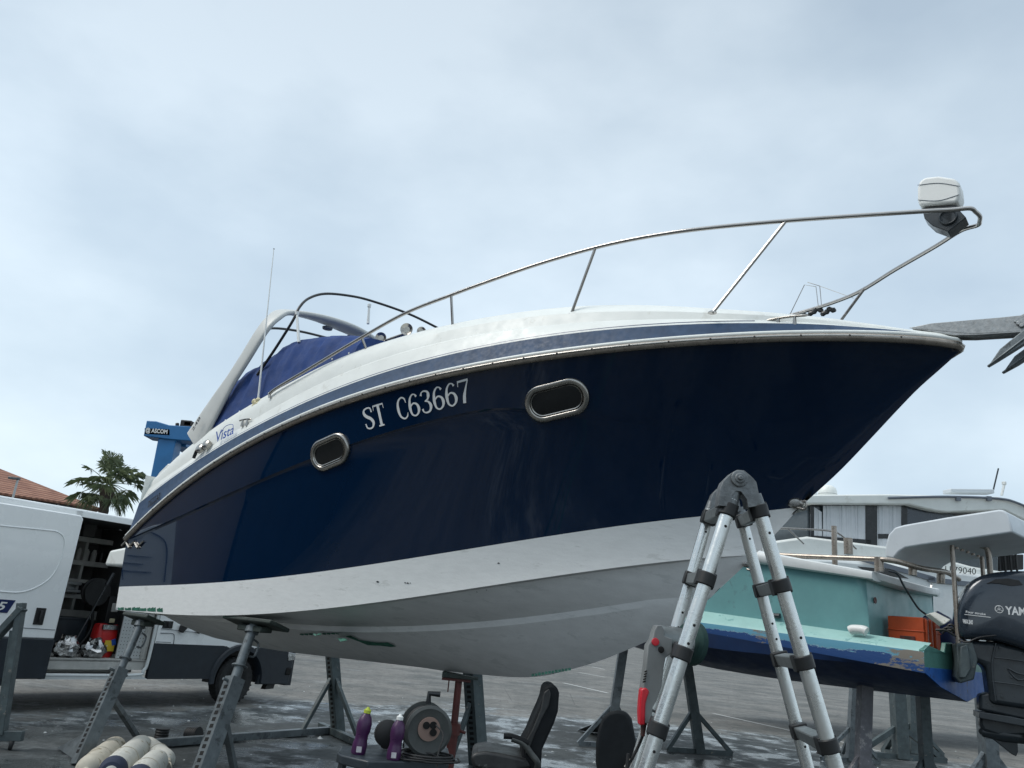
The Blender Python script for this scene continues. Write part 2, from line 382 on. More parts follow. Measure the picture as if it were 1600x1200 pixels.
def Tt(s, w):                                              # half breadth of the topside at height fraction w
    b0 = lo(s)[0]; x = min(1, max(0, (s-2)/(LB-2))); return b0+(bR(s)-b0)*max(0, w)**(1+.75*x)
def Tz(s, z):
    z0 = lo(s)[1]; z1 = zR(s); return Tt(s, min(1.2, (z-z0)/max(.01, z1-z0)))
def onside(x, y): return raysolve(x, y, lambda Q: (lambda a: a[1]-Tz(a[0], a[2]))(st(Q)), 2.5, 14)
def sidepx(px): return [(lambda a: (a[0], a[2]))(st(onside(x, y))) for x, y in px]
zB = fit(sidepx([(186, 917), (250, 914), (310, 912), (385, 907), (460, 899), (525, 890), (650, 869), (800, 847), (930, 829), (1090, 807), (1185, 797.5)])+[(s1B, zK(s1B))], 4)
zN0 = fit(sidepx([(210, 840), (260, 820), (310, 795), (360, 772), (460, 732), (545, 700), (590, 683), (640, 668), (690, 656), (790, 637), (830, 631)]), 3)
def zN(s):
    a = max(lo(s)[1], zB(s)); b = zR(s); k = min(1, max(0, (s-4.6)/1.6)); k = k*k*(3-2*k)
    return zN0(s)*(1-k)+(a+(b-a)*.55)*k if s < 6.2 else a+(b-a)*.55
cruiser = thing('motor_cruiser', WB(0, 0, zK(0)), 'large navy blue and white cabin cruiser propped on steel stands, bow pointing right', 'boat')
NS = 110
ss = [LB*(1-(1-i/(NS-1))**1.15) for i in range(NS)]
def side(s, z, off=0.): return max(0., Tz(s, z)+off)
mb = MB()
for sg in (1, -1):
    rows = []; mi = []
    for j in range(7):
        r = []
        for s in ss:
            z0 = lo(s)[1]; zb = max(z0, zB(s)) if s < s1B else zK(s); z = z0+(zb-z0)*j/6; r.append(WB(s, sg*side(s, z), z))
        rows.append(r)
    mb.grid(rows, 1)
    rows = []
    def lowz(s): return (max(lo(s)[1], zB(s)) if s < s1B else zK(s))
    def amp(s): return .016*min(1, max(0, (6.0-s)/2.0))*min(1, s/.4+.3)
    for j in range(8):
        rows.append([WB(s, sg*side(s, lowz(s)+(zN(s)-.016-lowz(s))*j/7), lowz(s)+(zN(s)-.016-lowz(s))*j/7) for s in ss])
    rows.append([WB(s, sg*side(s, zN(s), amp(s)*.25 if s < 6 else 0), zN(s)) for s in ss])
    rows.append([WB(s, sg*side(s, zN(s)+.012, amp(s) if s < 6 else 0), zN(s)+.012) for s in ss])
    for j in range(1, 9):
        rows.append([WB(s, sg*side(s, zN(s)+.012+(zR(s)-zN(s)-.012)*j/8, amp(s)*(1-j/8) if s < 6 else 0), zN(s)+.012+(zR(s)-zN(s)-.012)*j/8) for s in ss])
    mb.grid(rows, 0)
    # bottom: keel, strake, chine
    sb = [s1C*(1-(1-i/80)**1.1) for i in range(81)]
    def pS(s): return (bSk(s), zS(s)) if s < s1S else (0., zK(s))
    R0 = [WB(s, 0, zK(s)) for s in sb]
    def mid(a, b, k, bul): return (a[0]*(1-k)+b[0]*k, a[1]*(1-k)+b[1]*k-bul*4*k*(1-k))
    rowsb = [R0]
    for k in (.33, .66, 1): rowsb.append([WB(s, sg*mid((0, zK(s)), pS(s), k, .02)[0], mid((0, zK(s)), pS(s), k, .02*min(1, (s1C-s)))[1]) for s in sb])
    led = lambda s: (pS(s)[0]+.016*min(1, pS(s)[0]/.15), pS(s)[1]+.045*min(1, pS(s)[0]/.15))
    rowsb.append([WB(s, sg*led(s)[0], led(s)[1]) for s in sb])
    for k in (.33, .66, 1):
        rowsb.append([WB(s, sg*mid(led(s), (max(led(s)[0], bC(s)-.05*min(1, bC(s)/.3)), zC(s)-.005), k, .01)[0], mid(led(s), (bC(s), zC(s)-.005), k, .01)[1]) for s in sb])
    rowsb.append([WB(s, sg*bC(s), zC(s)) for s in sb])
    mb.grid(rowsb, 2)
    # transom
    zz = [zC(0)+(zR(0)-zC(0))*j/6 for j in range(7)]
    mb.grid([[WB(0, sg*Tz(0, z)*k, z) for z in zz] for k in (0, .5, 1)], 0)
    mb.add([WB(0, 0, zK(0)), WB(0, 0, zC(0)), WB(0, sg*bC(0), zC(0)), WB(0, sg*pS(0)[0], pS(0)[1])], [(0, 1, 2, 3)], 1)
hull = mb.build('hull', ['navy', 'boot', 'bottom'], cruiser, angle=14, dbl=5e-4)

# rubbing strake
def railpath(off, dz, n=90):
    q = [LB*(1-(1-i/(n-1))**1.6) for i in range(n)]
    P = [WB(s, bR(s)+off, zR(s)+dz) for s in q if bR(s) > .06]
    a = st(P[-1]); tip = LB+off-.005
    P += [WB(a[0]+(tip-a[0])*.75, a[1]*.55, zR(LB)+dz), WB(tip, 0, zR(LB)+dz)]
    return P+[WB(s, -t, z) for s, t, z in [st(p) for p in P[-2::-1]]]
mb = MB()
mb.tube(railpath(.012, 0.), .027, 10, m=0); mb.tube(railpath(.012, .033), .017, 8, m=2); mb.tube(railpath(.034, .003), .0095, 8, m=1)
rr = mb.build('rub_rail', ['brownsteel', 'chrome', 'gel'], cruiser, angle=60)
for i in range(1, 30):
    s = i*.255
    if bR(s) > .1: mb = MB(); mb.lathe([(.007, 0), (.006, .005)], WB(s, bR(s)+.042, zR(s)+.003), BV, 8); mb.build('rail_screw', 'black', rr)

# deck
def fo(s, o): return o*min(1, bR(s)/.45)
tU = lambda s: bR(s)-fo(s, .045)
tV = lambda s: bR(s)-fo(s, .11)
def tW(s):
    k = min(1, max(0, (s-2.6)/2.4)); k = k*k*(3-2*k); return (bR(s)-.2)*(1-k)+bR(s)*.62*k
Upx = [(225, 782), (242, 765), (272, 742), (310, 719), (342, 701), (410, 660), (472, 633), (540, 602), (610, 577), (690, 556), (765, 541), (840, 530), (900, 521), (1000, 512), (1100, 506), (1200, 504), (1260, 505), (1335, 508), (1385, 513), (1440, 520)]
Vpx = [(236, 762), (300, 715), (342, 690), (400, 655), (440, 632), (540, 582), (640, 545), (740, 523), (840, 510), (900, 506), (1000, 501), (1100, 498), (1200, 498), (1300, 505)]
Wpx = [(228, 776), (245, 748), (262, 727), (285, 706), (325, 682), (395, 638), (440, 609), (490, 573), (527, 560), (590, 542), (640, 526), (702, 512), (765, 501), (840, 494), (900, 487.5), (1000, 484.5), (1100, 483.5), (1160, 485), (1235, 490), (1285, 497), (1335, 506)]
zU = fit(on(Upx, tU), 5); zV = fit(on(Vpx, tV), 4); zW = fit(on(Wpx, tW), 5)
sD = 7.45
def close(s, z): k = max(0, min(1, (s-6.6)/(LB-6.6))); return z
def zUf(s): return max(zR(s)+.045, zU(s)) if s < 7 else zR(s)+.045+max(0, zU(7)-zR(7)-.045)*(LB-s)/(LB-7)
def zVf(s): return max(zUf(s)+.01, zV(s)) if s < 6.4 else zUf(s)+max(.01, zV(6.4)-zUf(6.4))*(LB-s)/(LB-6.4)
def zWf(s): return max(zVf(s)+.01, zW(s)) if s < 6.3 else zVf(s)+max(.01, zW(6.3)-zVf(6.3))*(LB-s)/(LB-6.3)
mb = MB(); sd = [LB*(1-(1-i/90)**1.3) for i in range(91)]
ck = lambda s: 1 if s < 2.95 else 0
for sg in (1, -1):
    row = lambda tf, zf: [WB(s, sg*max(0, tf(s)), zf(s)) for s in sd]
    mb.grid([row(lambda s: bR(s)+.005, lambda s: zR(s)+.03), row(lambda s: bR(s)-fo(s, .002), lambda s: zR(s)+.045), row(tU, zUf)], 1)
    z1 = lambda k: (lambda s: zUf(s)+(zVf(s)-zUf(s))*k)
    mb.grid([row(tU, zUf), row(lambda s: tU(s)-fo(s, .012), lambda s: zUf(s)+.006), row(lambda s: tV(s)+fo(s, .012), lambda s: zVf(s)-.012), row(tV, zVf)], 0)
    mb.grid([row(tV, zVf)]+[row(lambda s, k=k: tV(s)+(tW(s)-tV(s))*(1-math.cos(k*math.pi/2)), lambda s, k=k: zVf(s)+(zWf(s)-zVf(s))*math.sin(k*math.pi/2)) for k in (.25, .5, .75, 1)], 0)
    mb.grid([row(tW, zWf), row(lambda s: tW(s)*(.93 if ck(s) else .7), lambda s: zWf(s)-.02+(.04 if not ck(s) else 0)), row(lambda s: tW(s)*(.92 if ck(s) else .35), lambda s: zWf(s)-(.45 if ck(s) else -.035)), row(lambda s: 0, lambda s: zWf(s)-(.45 if ck(s) else -.045))], 0)
mb.grid([[WB(0, t, z) for t in (-1.2, 1.2)] for z in (zR(0)+.03, zWf(0))], 0)
mb.build('deck', ['gel', 'stripe'], cruiser, angle=24)
mb = MB()
def band(t_of, z_of, s0, s1, w, off, m=0, n=70):
    A = []; B = []
    for i in range(n):
        s = s0+(s1-s0)*i/(n-1); A.append(WB(s, t_of(s)+off, z_of(s)-w/2)); B.append(WB(s, t_of(s)+off-.002, z_of(s)+w/2))
    mb.grid([A, B], m)
band(lambda s: tU(s)-fo(s, .006), lambda s: zUf(s)+.016, .15, 6.6, .007, .004)
mb.build('pin_stripe', 'cheat', cruiser)
# aft quarter moulding and swim platform
mb = MB()
q = [(229, 775), (236, 757), (248, 738), (262, 724), (272, 722), (268, 735), (256, 752), (243, 768), (232, 779)]
pp = [PL(x, y, WB(0, 1.12, 0), BV) for x, y in q]
mb.prism(pp, -BV*.25); mb.build('quarter_moulding', 'gel', cruiser, bev=.02)
mb = MB(); z0 = st(PL(165, 884, WB(0, 1.05, 0), BV)); z1 = st(PL(168, 860, WB(0, 1.05, 0), BV)); print('platform', z0, z1)
sa = max(-.75, min(z0[0], -.3)); pl = [(sa, z0[2]), (.0, z0[2]), (0, z1[2]+.08), (sa+.05, z1[2]-.0)]
mb.prism([WB(s, 1.08, z) for s, z in pl], -BV*2.16); mb.build('swim_platform', 'gel', cruiser, bev=.03)

# registration, port lights
mb = MB()
def sidept(s, z, off=.003):
    a = .016*min(1, max(0, (6.0-s)/2.0)) if z > zN(s) else 0
    k = (z-zN(s))/max(.05, zR(s)-zN(s)); return WB(s, Tz(s, z)+off+a*max(0, 1-k), z)
c4 = [sidepx([p])[0] for p in ((566, 640), (732, 591), (575, 673), (738, 628))]
def fq(u, v):
    a = [c4[2][i]*(1-u)+c4[3][i]*u for i in (0, 1)]; b = [c4[0][i]*(1-u)+c4[1][i]*u for i in (0, 1)]
    return sidept(a[0]*(1-v)+b[0]*v, a[1]*(1-v)+b[1]*v, .004)
stroke_text(mb, 'ST C63667', fq); mb.build('registration_lettering', 'letter', cruiser, dbl=0)
def portlight(A, B, rpx, name='port_light'):
    a = sidepx([A])[0]; b = sidepx([B])[0]; m = ((a[0]+b[0])/2, (a[1]+b[1])/2)
    P = sidept(*m, 0); up = nrm(sidept(m[0], m[1]+.05, 0)-sidept(m[0], m[1]-.05, 0)); fw = nrm(sidept(*b, 0)-sidept(*a, 0)); up = nrm(up-fw*(up@fw)); n = np.cross(fw, up)
    if n@BV < 0: n = -n
    h = np.linalg.norm(sidept(*b, 0)-sidept(*a, 0))/2; t = sidepx([(rpx[0], rpx[1])])[0]; bt = sidepx([(rpx[0], rpx[2])])[0]; R = np.linalg.norm(sidept(*t, 0)-sidept(*bt, 0))/2
    print('portlight halflen %.3f R %.3f' % (h, R))
    def ringp(r, o):
        out = []
        for k in range(33): an = -math.pi/2+math.pi*k/32; out.append(P+fw*(h+r*math.cos(an))+up*r*math.sin(an)+n*o)
        for k in range(33): an = math.pi/2+math.pi*k/32; out.append(P+fw*(-h+r*math.cos(an))+up*r*math.sin(an)+n*o)
        return out
    mb = MB(); mb.grid([ringp(R, -.01), ringp(R, .012), ringp(R*.95, .022), ringp(R*.78, .026), ringp(R*.70, .018), ringp(R*.68, -.004)], 0, closed=True)
    mb.grid([ringp(R*.68, .006), ringp(R*.645, .02), ringp(R*.60, .016), ringp(R*.60, -.01)], 0, closed=True)
    ring = mb.build(name, 'chrome', cruiser, angle=50)
    mb = MB(); r1 = ringp(R*.72, .0085); mb.add(r1, [tuple(range(len(r1)))]); mb.build('glass', 'darkglass', ring)
portlight((507, 712), (530, 702), (518, 683, 732)); portlight((849, 631), (893, 620), (871, 597, 655))

# small marks and fittings on the coaming
mb = MB()
def coam(x, y, t=lambda s: tU(s)-.02): return raysolve(x, y, lambda Q: (lambda a: a[1]-t(a[0])-.012)(st(Q)), 3, 14)
put_text(mb, 'Vista', coam(339, 675), coam(369, 663), coam(337, 693), coam(366, 678), BV*.01, bold=.01)
mb.tube(smoothpath([coam(348, 677)+BV*.02, coam(355, 667)+BV*.02, coam(366, 664)+BV*.02, coam(367, 672)+BV*.02], 6), .003, 6)
mb.build('model_lettering', 'bluep', cruiser)
mb = MB(); tb = lambda s: bR(s)-.03
put_text(mb, 'DEZZAP', coam(234, 784, tb), coam(253, 769, tb), coam(233, 794, tb), coam(252, 779, tb), BV*.015, bold=.02)
mb.build('maker_lettering', 'blackgloss', cruiser)
mb = MB(); P = sidept(*sidepx([(206, 853)])[0], .01); up = BZ
for k in range(5): mb.tube([P+BU*(k*.09-.2)+BZ*(.03 if k % 2 else 0), P+BU*(k*.09-.12)+BZ*(-.02 if k % 2 else .05)], .012, 6)
mb.build('chrome_script', 'chrome', cruiser)
def cleat(P, u, L=.16, name='mooring_cleat', mt='chrome'):
    mb = MB(); mb.tube(smoothpath([P-u*L/2+BZ*.052, P-u*L*.2+BZ*.058, P+u*L*.2+BZ*.058, P+u*L/2+BZ*.052], 4), [.005]+[.009]*11+[.005], 8)
    for k in (-.2, .2): mb.tube([P+u*L*k-BZ*.01, P+u*L*k+BZ*.055], [.016, .009], 8)
    mb.build(name, mt, cruiser)
a = st(raysolve(1228, 515, lambda Q: (lambda a: a[1]-tU(a[0])+.02)(st(Q)), 2.5, 14)); cleat(WB(a[0], a[1]-.01, zUf(a[0])-.005), nrm(BU*1-BV*.1), .26)
a = st(coam(378, 660)); cleat(WB(a[0], a[1]-.03, a[2]-.02), BU, .2)
mb = MB()
for px in ((312, 700), (322, 694)):
    P = coam(*px); mb.lathe([(.05, -.03), (.05, .01), (.035, .02), (.0, .02)], P, nrm(BV+BZ*.4), 16)
mb.build('filler_cap', 'chrome', cruiser)
mb = MB(); P = coam(306, 711); mb.tube([P+BZ*.05-BU*.0, P-BZ*.03-BU*.03], .018, 8); mb.build('navigation_lamp', 'blackgloss', cruiser)

# bow rail
RT_ = [(0, 1.17), (2.6, 1.17), (3.6, 1.13), (4.5, 1.05), (5.4, .97), (6.0, .90), (6.45, .825), (6.73, .73), (6.97, .60), (7.16, .48), (7.36, .36), (7.55, .25), (7.70, .15), (7.84, 0)]
def rT(s): return float(np.interp(s, [q[0] for q in RT_], [q[1] for q in RT_]))
def onr(px, tf=rT): return [WB(*(lambda a: (a[0], tf(a[0]) if callable(tf) else tf, a[2]))(st(raysolve(x, y, lambda Q: (lambda a: a[1]-(tf(a[0]) if callable(tf) else tf))(st(Q)), 2.2, 14)))) for x, y in px]
top = onr([(421, 622), (427, 610), (485, 575), (557, 532), (632, 490), (705, 461), (762, 440), (840, 413), (930, 387), (1010, 370), (1100, 357), (1228, 345), (1340, 337), (1430, 331), (1485, 328)])
a = st(top[-1]); print('rail end', a); tipz = a[2]
tp = PL(1531, 338, WB(0, 0, 0), BV); b = st(tp); print('tip', b)
tippts = [WB(a[0]+(b[0]-a[0])*.75, a[1]*.80, tipz*.7+b[2]*.3), WB(b[0]-.012, a[1]*.42, tipz*.35+b[2]*.65), WB(b[0], 0, b[2])]
mir = lambda P: [WB(x[0], -x[1], x[2]) for x in map(st, P)]
half = top+tippts; path = smoothpath(half+mir(half[:-1])[::-1], 6)
mb = MB(); mb.tube(path, .0145, 12, cap=True)
rail = mb.build('bow_rail', 'steel', cruiser, angle=60)
def ontop(px): return onr([px])[0]
for pt, pb in (((565, 527), (575, 548)), ((705, 461), (708, 511)), ((930, 388), (892, 489)), ((1228, 345), (1113, 485))):
    A = ontop(pt); sa = st(A); tb = lambda s: tW(s)+.02 if s < 6 else tW(s)
    B = raysolve(pb[0], pb[1], lambda Q: (lambda a: a[1]-rT(a[0])+.06)(st(Q)), 2.2, 14)
    b2 = st(B); print('stanchion', sa, b2, 'deck z', zWf(b2[0]), zVf(b2[0]))
    for sg in ((1, -1) if pt[0] < 1200 else (1,)):
        m2 = MB(); p = WB(sa[0], sg*sa[1], sa[2]); q = WB(b2[0], sg*b2[1], min(b2[2], zWf(b2[0])+.02)-.02)
        m2.tube([p, q], .0115, 10); m2.lathe([(.03, 0), (.03, .006), (.018, .014)], q+BZ*.0, BZ, 14); m2.build('stanchion', 'steel', rail)
# forward strut on port side
J = PL(1355, 447, WB(0, -.42, 0), BV); print('J', st(J))
# ---------------- superstructure of the cruiser
# port strut and wire anchor-light hoops on the pulpit
Pm = WB(7.05, -.40, 0)
def onport(x, y):                                          # on the mirrored (port) rail surface
    return raysolve(x, y, lambda Q: (lambda a: a[1]+rT(a[0]))(st(Q)), 3.2, 14)
A = onport(1352, 449); B = onport(1312, 499)
if A is None: A = WB(6.95, -rT(6.95), 4.2)
a = st(A); print('strut', a, None if B is None else st(B))
bz = zWf(6.6)
m2 = MB(); q = PL(1310, 500, WB(0, a[1]-.03, 0), BV); m2.tube([A, q-BZ*.03], .0115, 10); m2.build('stanchion', 'steel', rail)
C0 = onport(1279, 487)
m2 = MB(); P = C0 if C0 is not None else WB(6.2, -.7, 3.9)
for k in range(5):
    d_ = BU*(.05*(k-2))+BZ*(.02*((k*7) % 3-1)); m2.lathe([(.012, -.035), (.022, -.02), (.018, .0), (.024, .02), (.01, .04)], P+d_, nrm(BU+BZ*(.4 if k % 2 else -.5)), 8)
clampo = m2.build('rail_clamp', 'blackgloss', cruiser)
m2 = MB(); pl_ = lambda x, y: PL(x, y, P, BV)
m2.tube([pl_(1234, 492), pl_(1257, 445), pl_(1275, 448), pl_(1279, 482)], .0035, 6)
m2.tube([pl_(1262, 441), pl_(1281, 447), pl_(1284, 482)], .0035, 6)
m2.tube([pl_(1281, 447), pl_(1334, 466)], .0025, 6)
m2.build('wire_hoop', 'steel', cruiser)
# searchlight / windlass pod hung in the tip of the pulpit
mb = MB(); O = WB(7.62, 0, 0); n_ = nrm(V([.63, .77, 0]))
f_ = lambda x, y: PL(x, y, O, n_)
body = [(1437, 300), (1440, 290), (1449, 284), (1470, 282), (1495, 286), (1502, 293), (1504, 310), (1500, 320), (1497, 324), (1440, 328), (1437, 318)]
mb.prism([f_(x, y)-n_*.07 for x, y in body], n_*.15); pod = mb.build('searchlight_housing', 'white', cruiser, bev=.018, seg=3)
mb = MB()
for s_ in ([(1437.5, 297), (1470, 294), (1503.5, 299)], [(1438, 320), (1470, 321), (1502, 312)]): mb.tube(smoothpath([f_(x, y)-n_*.072 for x, y in s_], 5), .0022, 6)
mb.build('housing_seam', 'inkgrey', pod)
mb = MB(); low = [(1443, 330), (1497, 326), (1500, 332), (1512, 345), (1484, 367), (1460, 358), (1447, 346)]
mb.prism([f_(x, y)-n_*.05 for x, y in low], n_*.11)
mb.lathe([(.055, 0), (.055, .012), (.045, .012), (.045, 0)], f_(1484, 345)-n_*.055, -n_, 20)
mb.build('searchlight_bracket', 'outb2', cruiser, bev=.008)
# bow eye / towing fittings on the stem
for px, r in (((1243, 786), .035), ((1165, 882), .018)):
    P = PL(*px, WB(0, 0.03, 0), BV); mb = MB(); mb.lathe([(r, -.02), (r, .0), (r*.7, .012), (0, .014)], P, BV, 14, sq=1.5); mb.tube(smoothpath([P+BU*.02, P+BU*.07+BZ*.01, P+BU*.06-BZ*.04, P+BU*.01-BZ*.03], 5), .008, 8); mb.build('bow_eye', 'chrome', cruiser)
# anchor roller
mb = MB(); g_ = lambda x, y: PL(x, y, WB(0, .05, 0), BV)
mb.prism([g_(1420, 512), g_(1455, 505), g_(1560, 496), g_(1640, 488), (g_(1640, 512)), g_(1600, 519), g_(1520, 524), g_(1490, 524)], -BV*.012)
mb.prism([g_(1420, 512)-BV*.09, g_(1455, 505)-BV*.09, g_(1560, 496)-BV*.09, g_(1640, 488)-BV*.09, (g_(1640, 512))-BV*.09, g_(1600, 519)-BV*.09, g_(1520, 524)-BV*.09, g_(1490, 524)-BV*.09], -BV*.012)
mb.prism([g_(1425, 514), g_(1520, 523), g_(1600, 518), g_(1600, 516), g_(1520, 520), g_(1430, 512)], -BV*.1)
mb.build('anchor_roller', 'galvlight', cruiser, bev=.003)
a = st(g_(1592, 508)); anch = thing('anchor', WB(a[0], 0, a[2]-.3), 'galvanised anchor with pointed flukes hanging from the roller ahead of the bow', 'anchor')
mb = MB(); mb.beam(WB(a[0]-.5, 0, a[2]+.03), WB(a[0]+.12, 0, a[2]), .03, .05); mb.tube([g_(1592, 506)+BV*.02, g_(1592, 506)-BV*.12], .014, 10); mb.build('shank', 'galvlight', anch, bev=.004)
for off, poly in ((.10, [(1543, 573), (1562, 545), (1600, 514), (1640, 490), (1650, 497), (1600, 538), (1560, 563)]), (-.12, [(1566, 583), (1585, 556), (1620, 530), (1660, 505), (1664, 515), (1625, 548), (1590, 570)])):
    gg = lambda x, y: PL(x, y, WB(0, off, 0), BV)
    mb = MB(); mb.prism([gg(*p) for p in poly], -BV*.035); mb.beam(gg(*poly[0]), gg((poly[3][0]+poly[5][0])/2, (poly[3][1]+poly[5][1])/2), .012, .02, up=BV); mb.build('fluke', 'galv', anch, bev=.006)
mb = MB(); gg = lambda x, y: PL(x, y, WB(0, .02, 0), BV); mb.prism([gg(1583, 498), (gg(1600, 490)), gg(1650, 486), gg(1650, 520), gg(1605, 532), gg(1588, 516)], -BV*.05); mb.tube([gg(1598, 512)+BV*.05, gg(1598, 512)-BV*.12], .013, 10); mb.tube([gg(1588, 505)+BV*.04, gg(1588, 505)-BV*.1], .009, 10); mb.build('crown', 'galvlight', anch, bev=.006)

# radar arch: starboard and port legs joined by a beam
def arch_pt(x, y, t): return st(PL(x, y, WB(0, t, 0), BV))
LG = [arch_pt(303, 690, 1.10), arch_pt(345, 620, 1.08), arch_pt(383, 560, 1.04), arch_pt(410, 517, .99), arch_pt(428, 497, .90), arch_pt(448, 488, .74)]
BM = [arch_pt(500, 492, .35), arch_pt(560, 505, -.15)]
for q in LG+BM: print('arch', q)
zb_ = LG[-1][2]; sb_ = LG[-1][0]
half = [V(q) for q in LG]+[V([sb_+.06, .38, zb_+.06]), V([sb_+.08, 0, zb_+.075])]
full = half+[V([q[0], -q[1], q[2]]) for q in half[-2::-1]]
C = smoothpath(full, 8); N = len(C)
rows = []
for i, c in enumerate(C):
    d = nrm(C[min(N-1, i+1)]-C[max(0, i-1)]); legf = abs(c[1])/1.1
    fw = V([.92, 0, -.38])*legf**2+V([1, 0, -.12])*(1-legf**2); fw = nrm(fw-d*(fw@d)); th = np.cross(d, fw)
    w_ = .115+.09*max(0, 1-abs(i/(N-1)*2-1)*0)-.085*0; w_ = .09+.085*(1-legf); h_ = .028+.010*(1-legf)
    kk = min(i, N-1-i)/N; w_ += .10*max(0, (.10-kk)/.10)
    sec = []
    for k in range(16):
        an = 2*math.pi*k/16; cx = math.copysign(abs(math.cos(an))**.6, math.cos(an)); sy = math.copysign(abs(math.sin(an))**.6, math.sin(an)); sec.append(c+fw*w_*cx+th*h_*sy)
    rows.append([WB(*p) for p in sec])
mb = MB(); mb.grid(rows, 0, closed=True); mb.add(rows[0], [tuple(range(16))]); mb.add(rows[-1], [tuple(range(16))])
arch = mb.build('radar_arch', 'archgel', cruiser, angle=50)
mb = MB(); cM = V([sb_+.0, .2, zb_+.0])
mb.lathe([(.06, 0), (.055, -.02), (.03, -.028), (0, -.028)], WB(sb_+.05, .22, zb_+.0), (0, 0, 1), 18); mb.build('arch_lamp', 'inkgrey', arch); mb = MB(); mb.lathe([(.03, 0), (.03, -.015), (0, -.018)], WB(sb_+.05, -.1, zb_+.01), (0, 0, 1), 12)
mb.build('arch_lamp', 'inkgrey', arch)
mb = MB(); P = arch_pt(311, 668, 1.13)
put_text(mb, '248', WB(P[0]-.05, 1.18, P[2]-.03), WB(P[0]+.03, 1.17, P[2]+.11), WB(P[0]-.01, 1.18, P[2]-.055), WB(P[0]+.07, 1.17, P[2]+.085), V([0, 0, 0]), bold=.02); mb.build('arch_lettering', 'blackgloss', arch)
# black windscreen / bimini hoops
def hoop(px, ts, r=.014, name='canopy_bow', m='blackgloss'):
    P = [PL(x, y, WB(0, t, 0), BV) for (x, y), t in zip(px, ts)]
    for p in P: print(name, [round(float(v), 2) for v in st(p)])
    mb = MB(); mb.tube(smoothpath(P, 8), r, 10); return mb.build(name, m, cruiser, angle=60)
hoop([(402, 586), (430, 545), (457, 502), (468, 480), (483, 466), (508, 459), (545, 462), (580, 470), (640, 491), (695, 518)], [1.0, .99, .97, .92, .8, .6, .3, .0, -.45, -.88])
hoop([(398, 530), (412, 516), (432, 513), (470, 518), (512, 528)], [.97, .9, .7, .3, -.15])
for i, (p, q, t) in enumerate((((464, 490), (467, 535), .95), ((577, 478), (575, 506), .05))):
    mb = MB(); A = PL(*p, WB(0, t, 0), BV); B = PL(*q, WB(0, t, 0), BV); mb.tube([A, B], [.012, .016], 10); mb.lathe([(.02, -.015), (.02, .02), (0, .025)], A, BZ, 10); mb.build('support_post', 'white', cruiser)
# horns and searchlight near the screen
def horn(px, t, r, name='chrome_horn'):
    P = PL(*px, WB(0, t, 0), BV); ax = nrm(BU*.55+BV*.75-BZ*.1); mb = MB()
    mb.lathe([(r, .06), (r*.96, .07), (r*.5, .05), (r*.3, .0), (r*.22, -.12), (.001, -.13)], P, ax, 20, cap=False); mb.lathe([(r*.9, .05), (0, .051)], P, ax, 20)
    mb.tube([P-ax*.05, P-ax*.05-BZ*.12], .012, 8); mb.build(name, 'chrome', cruiser)
for px, t, r in (((637, 517), .55, .06), ((660, 520), .35, .045), ((597, 530), .55, .055)): horn(px, t, r)
mb = MB(); mb.tube([PL(598, 534, WB(0, .5, 0), BV), PL(632, 522, WB(0, .5, 0), BV)], .016, 10); mb.tube([PL(584, 545, WB(0, .7, 0), BV), PL(592, 541, WB(0, .7, 0), BV)], .012, 8); mb.build('horn_bracket', 'chrome', cruiser)
# whip antenna
aB = PL(403, 628, WB(0, 1.1, 0), BV); aT = PL(428, 389, WB(0, 1.1, 0), BV)
mb = MB(); mb.tube([aB, aB*.6+aT*.4, aT], [.011, .008, .004], 8); an_ = mb.build('whip_antenna', 'white', cruiser); mb = MB(); mb.lathe([(.0, -.008), (.009, 0), (0, .01)], aT, BZ, 8); mb.build('antenna_tip', 'blackgloss', an_)
mb = MB()
for k, (dx, dz) in enumerate(((0, 0), (.03, .03), (-.035, .02), (.02, -.035), (-.02, -.03), (.04, -.01))): mb.lathe([(.006, -.03), (.024, -.012), (.024, .012), (.008, .03)], aB+BU*dx+BZ*(dz-.02)+BV*.02, nrm(BU*(1 if k % 2 else .2)+BZ*(.3 if k % 2 else 1)), 8)
mb.build('antenna_mount', 'cream', an_)

# canvas cover over the cockpit
botpx = [(322, 676), (335, 668), (365, 650), (400, 627), (440, 604), (490, 575), (530, 558), (565, 547), (590, 541)]
toppx = [(322, 660), (334, 648), (362, 613), (393, 583), (415, 570), (455, 541), (470, 533), (520, 526), (560, 526), (590, 531)]
def lerp_px(L, k):
    x = (len(L)-1)*k; i = min(len(L)-2, int(x)); f = x-i; return (L[i][0]*(1-f)+L[i+1][0]*f, L[i][1]*(1-f)+L[i+1][1]*f)
nC = 60; R_ = [[] for _ in range(13)]; prev = None
def tcv(k): return 1.02-.30*max(0, (k-.55)/.45)
bs_ = [st(PL(*p, WB(0, 1.07, 0), BV)) for p in botpx]; ts_ = [st(PL(*p, WB(0, .84, 0), BV)) for p in toppx]
bsp = smoothpath([V(b) for b in bs_], 8); tsp = smoothpath([V(b) for b in ts_], 8)
def res_(L, s, i): return float(np.interp(s, [q[0] for q in L], [q[i] for q in L]))
print('cover', bs_[0], bs_[-1], ts_[0], ts_[-1])
s_a = max(bsp[0][0], tsp[0][0]); s_b = min(bsp[-1][0], tsp[-1][0]); rows = []
